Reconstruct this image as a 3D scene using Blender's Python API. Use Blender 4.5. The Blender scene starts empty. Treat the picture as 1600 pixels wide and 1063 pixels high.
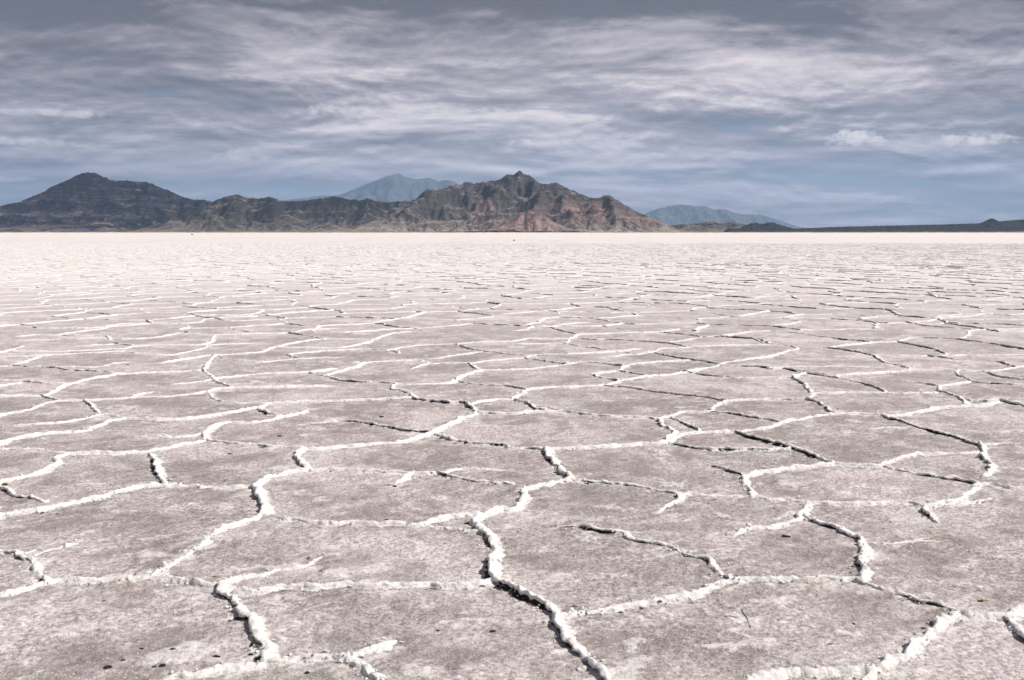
import bpy, math, random
import numpy as np
from mathutils import Vector, geometry, kdtree

C = bpy.context.scene.collection
S = bpy.context.scene
R = math.radians
random.seed(5)
rng = np.random.default_rng(5)

# ------------------------------------------------------------------ camera
FPX, CX, CY, HOR, CAMZ = 1555.0, 800.0, 531.5, 363.8, 1.5
PITCH = math.atan((CY - HOR) / FPX)
cam_d = bpy.data.cameras.new('camera')
cam = bpy.data.objects.new('camera', cam_d)
C.objects.link(cam)
cam.location = (0, 0, CAMZ)
cam.rotation_euler = (math.pi / 2 - PITCH, 0, 0)
cam_d.sensor_width = 36
cam_d.lens = 36 * FPX / 1600
cam_d.clip_start = 0.05
cam_d.clip_end = 200000
cam_d.dof.use_dof = True
cam_d.dof.focus_distance = 10
cam_d.dof.aperture_fstop = 8.0
S.camera = cam

# ------------------------------------------------------------------ sun, world, exposure
SUN_AZ, SUN_EL = 94.0, 46.0            # azimuth clockwise from +Y (straight ahead)
sd = bpy.data.lights.new('sun', 'SUN')
sd.energy = 4.1
sd.angle = R(1.5)
sd.color = (1.0, 0.94, 0.88)
sun = bpy.data.objects.new('sun', sd)
C.objects.link(sun)
tosun = Vector((math.sin(R(SUN_AZ)) * math.cos(R(SUN_EL)), math.cos(R(SUN_AZ)) * math.cos(R(SUN_EL)), math.sin(R(SUN_EL))))
sun.rotation_euler = tosun.to_track_quat('Z', 'Y').to_euler()
S.view_settings.view_transform = 'Standard'
S.view_settings.look = 'None'
S.view_settings.exposure = 0.36
S.view_settings.gamma = 1
S.view_settings.use_curve_mapping = False
S.cycles.volume_bounces = 1
S.cycles.max_bounces = 6


class NT:
    """small helper for building node trees"""
    def __init__(self, tree):
        self.t = tree
        tree.nodes.clear()

    def n(self, kind, **kw):
        nd = self.t.nodes.new(kind)
        for k, v in kw.items():
            setattr(nd, k, v)
        return nd

    def put(self, sock, v):
        if isinstance(v, bpy.types.NodeSocket):
            self.t.links.new(v, sock)
        elif v is not None:
            if hasattr(sock.default_value, '__len__') and not hasattr(v, '__len__'):
                v = (v,) * len(sock.default_value)
            if hasattr(sock.default_value, '__len__') and len(sock.default_value) == 4 and len(v) == 3:
                v = (*v, 1)
            sock.default_value = v

    def m(self, op, a, b=None, c=None, clamp=False):
        nd = self.n('ShaderNodeMath', operation=op, use_clamp=clamp)
        for i, v in enumerate((a, b, c)):
            self.put(nd.inputs[i], v)
        return nd.outputs[0]

    def vm(self, op, a, b=None):
        nd = self.n('ShaderNodeVectorMath', operation=op)
        self.put(nd.inputs[0], a)
        if b is not None:
            self.put(nd.inputs[1], b)
        return nd.outputs['Value'] if op in ('LENGTH', 'DOT_PRODUCT') else nd.outputs[0]

    def ss(self, v, lo, hi, a=0.0, b=1.0):
        nd = self.n('ShaderNodeMapRange', interpolation_type='SMOOTHSTEP')
        for i, q in enumerate((v, lo, hi, a, b)):
            self.put(nd.inputs[i], q)
        return nd.outputs[0]

    def noise(self, vec, scale, detail=4, rough=0.55, dist=0.0):
        nd = self.n('ShaderNodeTexNoise')
        self.put(nd.inputs['Vector'], vec)
        self.put(nd.inputs['Scale'], scale)
        nd.inputs['Detail'].default_value = detail
        nd.inputs['Roughness'].default_value = rough
        nd.inputs['Distortion'].default_value = dist
        return nd.outputs[0]

    def mix(self, f, a, b, mode='MIX'):
        nd = self.n('ShaderNodeMix', data_type='RGBA', blend_type=mode)
        self.put(nd.inputs[0], f)
        self.put(nd.inputs[6], a)
        self.put(nd.inputs[7], b)
        return nd.outputs[2]

    def comb(self, x, y, z):
        nd = self.n('ShaderNodeCombineXYZ')
        for i, v in enumerate((x, y, z)):
            self.put(nd.inputs[i], v)
        return nd.outputs[0]

    def sep(self, v):
        nd = self.n('ShaderNodeSeparateXYZ')
        self.put(nd.inputs[0], v)
        return nd.outputs

    def attr(self, name):
        return self.n('ShaderNodeAttribute', attribute_name=name).outputs['Fac']


W = bpy.data.worlds.new('World')
S.world = W
W.use_nodes = True
w = NT(W.node_tree)
SKY = 0.10
sky = w.n('ShaderNodeTexSky', sky_type='NISHITA', sun_disc=False)
sky.sun_elevation = R(SUN_EL)
sky.sun_rotation = R(SUN_AZ)
sky.dust_density = 0.6
sky.ozone_density = 2.0
d = w.n('ShaderNodeTexCoord').outputs['Generated']
dx, dy, dz = w.sep(d)
zc = w.m('MAXIMUM', dz, 0.0)
az = w.m('ARCTAN2', dx, dy)


def deck(off, sx, seed):
    """coordinates on a flat cloud deck seen at a slant"""
    k_ = w.m('DIVIDE', 1.0, w.m('ADD', zc, off))
    return w.comb(w.m('MULTIPLY', w.m('MULTIPLY', dx, k_), sx), w.m('MULTIPLY', dy, k_), seed)


def cen(v, g):
    return w.m('MULTIPLY', w.m('SUBTRACT', v, 0.5), g)


nA = w.noise(deck(0.15, 0.42, 3.0), 0.75, 5, 0.50, 0.15)         # the large masses
nB = w.noise(deck(0.16, 0.80, 7.0), 1.7, 11, 0.60, 0.25)         # billows
vB = w.noise(deck(0.1655, 0.80, 7.0), 1.7, 11, 0.60, 0.25)       # the same a little higher: their difference lights the edges
nC = w.noise(deck(0.20, 1.35, 1.0), 5.5, 11, 0.68, 0.1)            # ragged edges
nS = w.noise(deck(0.10, 0.22, 5.0), 2.8, 9, 0.60, 0.1)           # thin streaks
nE = w.noise(w.comb(w.m('MULTIPLY', az, 1.6), w.m('MULTIPLY', zc, 24.0), 4.0), 1.0, 8, 0.60, 0.15)   # long flat layers
cov = w.m('ADD', w.m('ADD', w.m('ADD', cen(nA, 1.0), cen(nB, 0.9)), cen(nS, 0.7)), w.ss(zc, 0.0, 0.095, 0.0, 0.36))
cover = w.ss(cov, -0.26, 0.22)
prof = w.m('SUBTRACT', w.ss(zc, 0.02, 0.11, 0.49, 0.55), w.ss(zc, 0.14, 0.212, 0.0, 0.46))
sideq = w.m('DIVIDE', w.m('SUBTRACT', az, 0.06), 0.5)
prof = w.m('SUBTRACT', prof, w.m('MULTIPLY', w.m('MINIMUM', w.m('MULTIPLY', sideq, sideq), 1.0), 0.21))
# billows stand out one by one: sharp where they end, soft inside
bil = w.ss(w.m('ADD', nB, cen(nC, 0.22)), 0.47, 0.60)
t = w.m('ADD', cen(nA, 0.70), cen(nB, 0.45))
t = w.m('ADD', t, w.m('MULTIPLY', w.m('SUBTRACT', bil, 0.4), w.ss(nA, 0.38, 0.62, 0.20, 0.06)))
t = w.m('ADD', t, cen(nC, 0.34))
t = w.m('ADD', t, cen(nS, 0.40))
t = w.m('ADD', t, cen(nE, 0.55))
t = w.m('ADD', t, w.m('MULTIPLY', w.m('SUBTRACT', nB, vB), 1.6))
t = w.m('MULTIPLY', t, w.ss(zc, 0.03, 0.13, 0.6, 1.0))
t = w.m('ADD', t, prof, clamp=True)
ramp = w.n('ShaderNodeValToRGB')
w.put(ramp.inputs[0], t)
cr = ramp.color_ramp
cr.interpolation = 'B_SPLINE'
for i, (p, c) in enumerate([(0.0, (0.080, 0.075, 0.090)), (0.20, (0.150, 0.141, 0.160)), (0.45, (0.35, 0.33, 0.375)),
                            (0.68, (0.58, 0.55, 0.585)), (1.0, (0.98, 0.93, 0.90))]):
    e = cr.elements[i] if i < 2 else cr.elements.new(p)
    e.position = p
    e.color = (*c, 1)
cloud = w.mix(1.0, ramp.outputs[0], (1.09, 1.0, 0.965), 'MULTIPLY')
blue = w.mix(1.0, sky.outputs[0], (0.55, 0.74, 1.0), 'MULTIPLY')
low = w.ss(zc, 0.02, 0.15, 1.0, 0.0)
cloud = w.mix(w.m('MULTIPLY', low, 0.9), cloud, w.mix(1.0, cloud, (0.88, 0.94, 1.05), 'MULTIPLY'))
cloud10 = w.mix(1.0, cloud, (1 / SKY,) * 3, 'MULTIPLY')
blue10 = w.mix(0.25, (0.235 / SKY, 0.33 / SKY, 0.475 / SKY), blue)
skycol = w.mix(cover, blue10, cloud10)


def puff(col, a0, e0, sa, se, seed, amt):
    """a small cumulus bank at azimuth a0, elevation e0"""
    q = w.comb(w.m('MULTIPLY', w.m('SUBTRACT', az, a0), 1.0), w.m('MULTIPLY', w.m('SUBTRACT', zc, e0), 1.6), seed)
    nn = w.noise(q, 55, 7, 0.6, 0.2)
    r2 = w.m('ADD', w.m('POWER', w.m('ABSOLUTE', w.m('DIVIDE', w.m('SUBTRACT', az, a0), sa)), 2.0),
             w.m('POWER', w.m('ABSOLUTE', w.m('DIVIDE', w.m('SUBTRACT', zc, e0), se)), 2.0))
    f = w.m('ADD', w.m('SUBTRACT', 1.0, r2), w.m('MULTIPLY', w.m('SUBTRACT', nn, 0.5), 3.2))
    base = w.ss(zc, e0 - se * 0.9, e0 - se * 0.2)
    f = w.m('MULTIPLY', w.ss(f, 0.35, 1.25), base)
    return w.mix(w.m('MULTIPLY', f, amt), col, (0.80 / SKY, 0.73 / SKY, 0.71 / SKY))


for a0, e0, sa, se, sdv, amt in ((0.325, 0.0865, 0.030, 0.0115, 1.0, 1.0), (0.432, 0.083, 0.050, 0.0095, 2.0, 1.0), (0.348, 0.086, 0.014, 0.008, 3.0, .9),
                                 (0.03, 0.0885, 0.055, 0.0055, 4.0, .75), (-0.17, 0.117, 0.038, 0.0075, 5.0, .7), (-0.06, 0.118, 0.11, 0.006, 6.0, .5),
                                 (-0.41, 0.106, 0.05, 0.006, 10.0, .5), (-0.44, 0.080, 0.07, 0.006, 11.0, .5), (-0.257, 0.073, 0.05, 0.010, 12.0, .45),
                                 (0.165, 0.066, 0.05, 0.006, 13.0, .4), (0.26, 0.155, 0.05, 0.012, 14.0, .35), (-0.47, 0.047, 0.04, 0.004, 15.0, .45)):
    skycol = puff(skycol, a0, e0, sa, se, sdv, amt)
bg = w.n('ShaderNodeBackground')
w.put(bg.inputs['Color'], skycol)
bg.inputs['Strength'].default_value = SKY
wo = w.n('ShaderNodeOutputWorld')
w.t.links.new(bg.outputs[0], wo.inputs['Surface'])


# ------------------------------------------------------------------ helpers
def ray(px, py):
    """directions (numpy) through photo pixels"""
    px = np.asarray(px, float); py = np.asarray(py, float)
    x = (px - CX) / FPX; u = -(py - CY) / FPX
    c, s = math.cos(PITCH), math.sin(PITCH)
    return np.stack([x, c + u * s, -s + u * c], -1)


def ground(pts):
    """photo pixels -> points on the salt"""
    pts = np.asarray(pts, float)
    r = ray(pts[:, 0], pts[:, 1])
    t = CAMZ / np.maximum(-r[:, 2], 1e-5)
    return r[:, :2] * t[:, None]


def topix(x, y, z=0.0):
    c, s = math.cos(PITCH), math.sin(PITCH)
    zz = z - CAMZ
    f = y * c - zz * s
    u = y * s + zz * c
    f = np.maximum(f, 1e-3)
    return CX + FPX * x / f, CY - FPX * u / f


_perm = rng.permutation(512)
_perm = np.concatenate([_perm, _perm])
_g3 = rng.normal(size=(512, 3)); _g3 /= np.linalg.norm(_g3, axis=1)[:, None]


def perlin(x, y, z=None):
    if z is None:
        z = np.full(np.shape(x), 0.37)
    xi = np.floor(x).astype(np.int64); yi = np.floor(y).astype(np.int64); zi = np.floor(z).astype(np.int64)
    xf = x - xi; yf = y - yi; zf = z - zi
    f = lambda a: a * a * a * (a * (a * 6 - 15) + 10)
    u, v, q = f(xf), f(yf), f(zf)
    out = 0
    for a in (0, 1):
        wx = u if a else 1 - u
        pa = _perm[(xi + a) & 511]
        for b in (0, 1):
            wy = v if b else 1 - v
            pb = _perm[(pa + yi + b) & 511]
            for c in (0, 1):
                wz = q if c else 1 - q
                g = _g3[_perm[(pb + zi + c) & 511]]
                out = out + wx * wy * wz * (g[..., 0] * (xf - a) + g[..., 1] * (yf - b) + g[..., 2] * (zf - c))
    return out * 1.5


def fbm(x, y, o=4, g=0.5, z=None):
    s, a = 0, 1.0
    for i in range(o):
        s = s + a * perlin(x * 2 ** i + 17.3 * i, y * 2 ** i - 9.1 * i, None if z is None else z * 2 ** i)
        a *= g
    return s


_tx = np.arange(0, 2000, 0.04)
_tab = {o_: fbm(_tx, np.full(len(_tx), 0.61), o_[0], o_[1]) for o_ in ((3, 0.6), (4, 0.62), (4, 0.55), (5, 0.72))}


def fb1(x, seed, o_=(3, 0.6)):
    """fractal noise along a line, from a table"""
    return np.interp((x + seed * 53.17) % 1990.0, _tx, _tab[o_])


def mesh(name, v, f, mat, attrs=None, parent=None, smooth=True):
    v = np.ascontiguousarray(v, np.float32); f = np.ascontiguousarray(f, np.int32)
    me = bpy.data.meshes.new(name)
    me.vertices.add(len(v)); me.vertices.foreach_set('co', v.ravel())
    k = f.shape[1]
    me.loops.add(f.size); me.loops.foreach_set('vertex_index', f.ravel())
    me.polygons.add(len(f)); me.polygons.foreach_set('loop_start', np.arange(0, f.size, k, dtype=np.int32))
    me.polygons.foreach_set('use_smooth', np.full(len(f), smooth))
    for an, av in (attrs or {}).items():
        a = me.attributes.new(an, 'FLOAT', 'POINT')
        a.data.foreach_set('value', np.ascontiguousarray(av, np.float32))
    me.update(calc_edges=True)
    me.materials.append(mat)
    o = bpy.data.objects.new(name, me)
    C.objects.link(o)
    if parent is not None:
        o.parent = parent
    return o


def tag(o, label=None, cat=None, group=None, kind=None):
    for k_, v_ in (('label', label), ('category', cat), ('group', group), ('kind', kind)):
        if v_:
            o[k_] = v_
    return o


def grid_faces(ny, nx):
    i = np.arange(ny * nx).reshape(ny, nx)
    return np.stack([i[:-1, :-1], i[:-1, 1:], i[1:, 1:], i[1:, :-1]], -1).reshape(-1, 4)


def new_mat(name, rough=0.85, spec=0.25):
    m = bpy.data.materials.new(name)
    m.use_nodes = True
    q = NT(m.node_tree)
    b = q.n('ShaderNodeBsdfPrincipled')
    b.inputs['Roughness'].default_value = rough
    b.inputs['Specular IOR Level'].default_value = spec
    o = q.n('ShaderNodeOutputMaterial')
    q.t.links.new(b.outputs[0], o.inputs['Surface'])
    return m, q, b


def bump(q, b, h, dist, strength=1.0, prev=None):
    nd = q.n('ShaderNodeBump')
    nd.inputs['Strength'].default_value = strength
    nd.inputs['Distance'].default_value = dist
    q.put(nd.inputs['Height'], h)
    if prev is not None:
        q.put(nd.inputs['Normal'], prev)
    q.t.links.new(nd.outputs[0], b.inputs['Normal'])
    return nd.outputs[0]


# ------------------------------------------------------------------ materials of the salt
def plate_colour(q, p):
    px, py, pz = q.sep(p)
    st = q.comb(q.m('ADD', q.m('MULTIPLY', px, 0.45), q.m('MULTIPLY', py, 0.30)), q.m('SUBTRACT', q.m('MULTIPLY', py, 1.1), q.m('MULTIPLY', px, 0.75)), 0.0)
    big = q.noise(p, 0.9, 5, 0.6, 0.4)
    mid = q.noise(p, 5.5, 6, 0.65, 0.3)
    streak = q.noise(st, 13, 6, 0.66, 0.2)
    grain = q.noise(p, 48, 5, 0.72)
    speck = q.noise(p, 120, 3, 0.6)
    base = q.mix(q.ss(big, 0.36, 0.64), (0.362, 0.311, 0.316), (0.580, 0.520, 0.522))
    tn = q.m('ADD', 1.0, q.m('MULTIPLY', q.attr('tone'), 0.16))
    base = q.mix(1.0, base, q.comb(tn, tn, tn), 'MULTIPLY')
    base = q.mix(q.ss(mid, 0.47, 0.68, 0, 0.75), base, (0.74, 0.70, 0.69))
    base = q.mix(q.ss(streak, 0.51, 0.70, 0, 0.7), base, (0.77, 0.73, 0.72))
    base = q.mix(q.ss(streak, 0.47, 0.30, 0, 0.6), base, (0.31, 0.27, 0.265))
    gr = q.ss(grain, 0.34, 0.66, 0.55, 1.45)
    base = q.mix(1.0, base, q.comb(gr, gr, gr), 'MULTIPLY')
    # dirt: brown-grey smudges with their own shapes, and silt blown against the ridges
    sm = q.m('MULTIPLY', q.ss(q.noise(q.vm('ADD', p, (31.0, 7.0, 0.0)), 1.7, 6, 0.62, 0.5), 0.44, 0.58), q.ss(q.m('ADD', mid, q.m('MULTIPLY', grain, 0.6)), 0.66, 0.90))
    base = q.mix(q.m('MULTIPLY', sm, 0.66), base, (0.17, 0.135, 0.12))
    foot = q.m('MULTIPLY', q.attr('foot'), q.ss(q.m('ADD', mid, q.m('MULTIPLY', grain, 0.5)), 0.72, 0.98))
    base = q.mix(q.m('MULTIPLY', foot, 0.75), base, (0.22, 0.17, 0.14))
    pow_ = q.m('MULTIPLY', q.attr('foot'), q.ss(q.m('SUBTRACT', q.m('ADD', streak, q.m('MULTIPLY', grain, 0.5)), q.m('MULTIPLY', mid, 0.3)), 0.52, 0.80))
    base = q.mix(q.m('MULTIPLY', pow_, 0.85), base, (0.85, 0.82, 0.80))
    base = q.mix(q.m('MULTIPLY', q.ss(speck, 0.63, 0.70), 0.85), base, (0.085, 0.068, 0.06))
    base = q.mix(q.ss(speck, 0.41, 0.33), base, (0.82, 0.79, 0.775))
    base = q.mix(q.ss(q.m('ADD', q.attr('scab'), q.m('MULTIPLY', q.m('SUBTRACT', grain, 0.5), 2.6)), 0.20, 1.35, 0, 0.85), base, (0.82, 0.785, 0.77))
    # distance brightening of the grazing view painted in, then closer and closer ridges
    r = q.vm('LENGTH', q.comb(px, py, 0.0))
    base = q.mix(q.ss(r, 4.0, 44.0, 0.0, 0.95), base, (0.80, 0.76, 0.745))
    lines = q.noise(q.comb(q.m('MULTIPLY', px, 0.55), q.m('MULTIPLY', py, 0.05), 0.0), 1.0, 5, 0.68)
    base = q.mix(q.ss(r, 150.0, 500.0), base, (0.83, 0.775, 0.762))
    lin2 = q.noise(q.comb(q.m('MULTIPLY', px, 0.14), q.m('MULTIPLY', py, 0.009), 0.0), 1.0, 6, 0.72)
    lin = q.m('MULTIPLY', q.ss(r, 70.0, 160.0), q.ss(q.m('ADD', q.m('MULTIPLY', lines, 0.5), q.m('MULTIPLY', lin2, 0.5)), 0.53, 0.38, 0, 0.42))
    base = q.mix(lin, base, (0.58, 0.50, 0.48))
    tint = q.ss(q.noise(p, 0.045, 3, 0.5), 0.58, 0.75, 0, 0.3)
    return q.mix(tint, base, (0.56, 0.51, 0.47))


def salt_material(name):
    m, q, b = new_mat(name, 0.8, 0.3)
    p = q.n('ShaderNodeNewGeometry').outputs['Position']
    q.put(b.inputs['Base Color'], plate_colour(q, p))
    n1 = bump(q, b, q.noise(p, 20, 7, 0.66, 0.3), 0.018, 0.9)
    bump(q, b, q.noise(p, 95, 3, 0.6), 0.0035, 0.8, n1)
    return m


def ridge_material():
    m, q, b = new_mat('ridge_salt', 0.75, 0.3)
    p = q.n('ShaderNodeNewGeometry').outputs['Position']
    a = q.noise(p, 3.0, 5, 0.6)
    g = q.noise(p, 45, 6, 0.72)
    base = q.mix(q.ss(a, 0.35, 0.65), (0.86, 0.83, 0.805), (0.92, 0.905, 0.89))
    base = q.mix(q.ss(g, 0.50, 0.34, 0, 0.45), base, (0.58, 0.52, 0.49))
    och = q.m('MULTIPLY', q.ss(q.noise(q.vm('ADD', p, (5.0, 3.0, 9.0)), 2.2, 4, 0.6), 0.50, 0.66), q.ss(q.noise(p, 24, 4, 0.65), 0.46, 0.62))
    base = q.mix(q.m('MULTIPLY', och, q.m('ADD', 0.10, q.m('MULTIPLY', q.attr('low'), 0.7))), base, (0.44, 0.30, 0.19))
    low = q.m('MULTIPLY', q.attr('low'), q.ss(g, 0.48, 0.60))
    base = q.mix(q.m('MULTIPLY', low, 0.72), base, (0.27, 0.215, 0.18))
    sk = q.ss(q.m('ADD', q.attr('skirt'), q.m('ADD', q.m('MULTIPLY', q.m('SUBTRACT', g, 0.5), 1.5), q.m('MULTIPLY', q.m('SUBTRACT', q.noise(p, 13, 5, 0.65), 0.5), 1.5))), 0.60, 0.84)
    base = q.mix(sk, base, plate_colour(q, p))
    crack_shade = q.ss(q.m('ADD', q.attr('crack_shade'), q.m('MULTIPLY', q.m('SUBTRACT', g, 0.5), 1.9)), 0.40, 0.60)  # crack shade on the side away from the sun, painted as dark mud colour
    base = q.mix(crack_shade, base, (0.045, 0.038, 0.036))
    q.put(b.inputs['Base Color'], base)
    n1 = bump(q, b, q.noise(p, 60, 5, 0.72), 0.009, 0.95)
    bump(q, b, q.noise(p, 190, 3, 0.6), 0.003, 0.8, n1)
    return m


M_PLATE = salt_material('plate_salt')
M_RIDGE = ridge_material()

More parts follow.
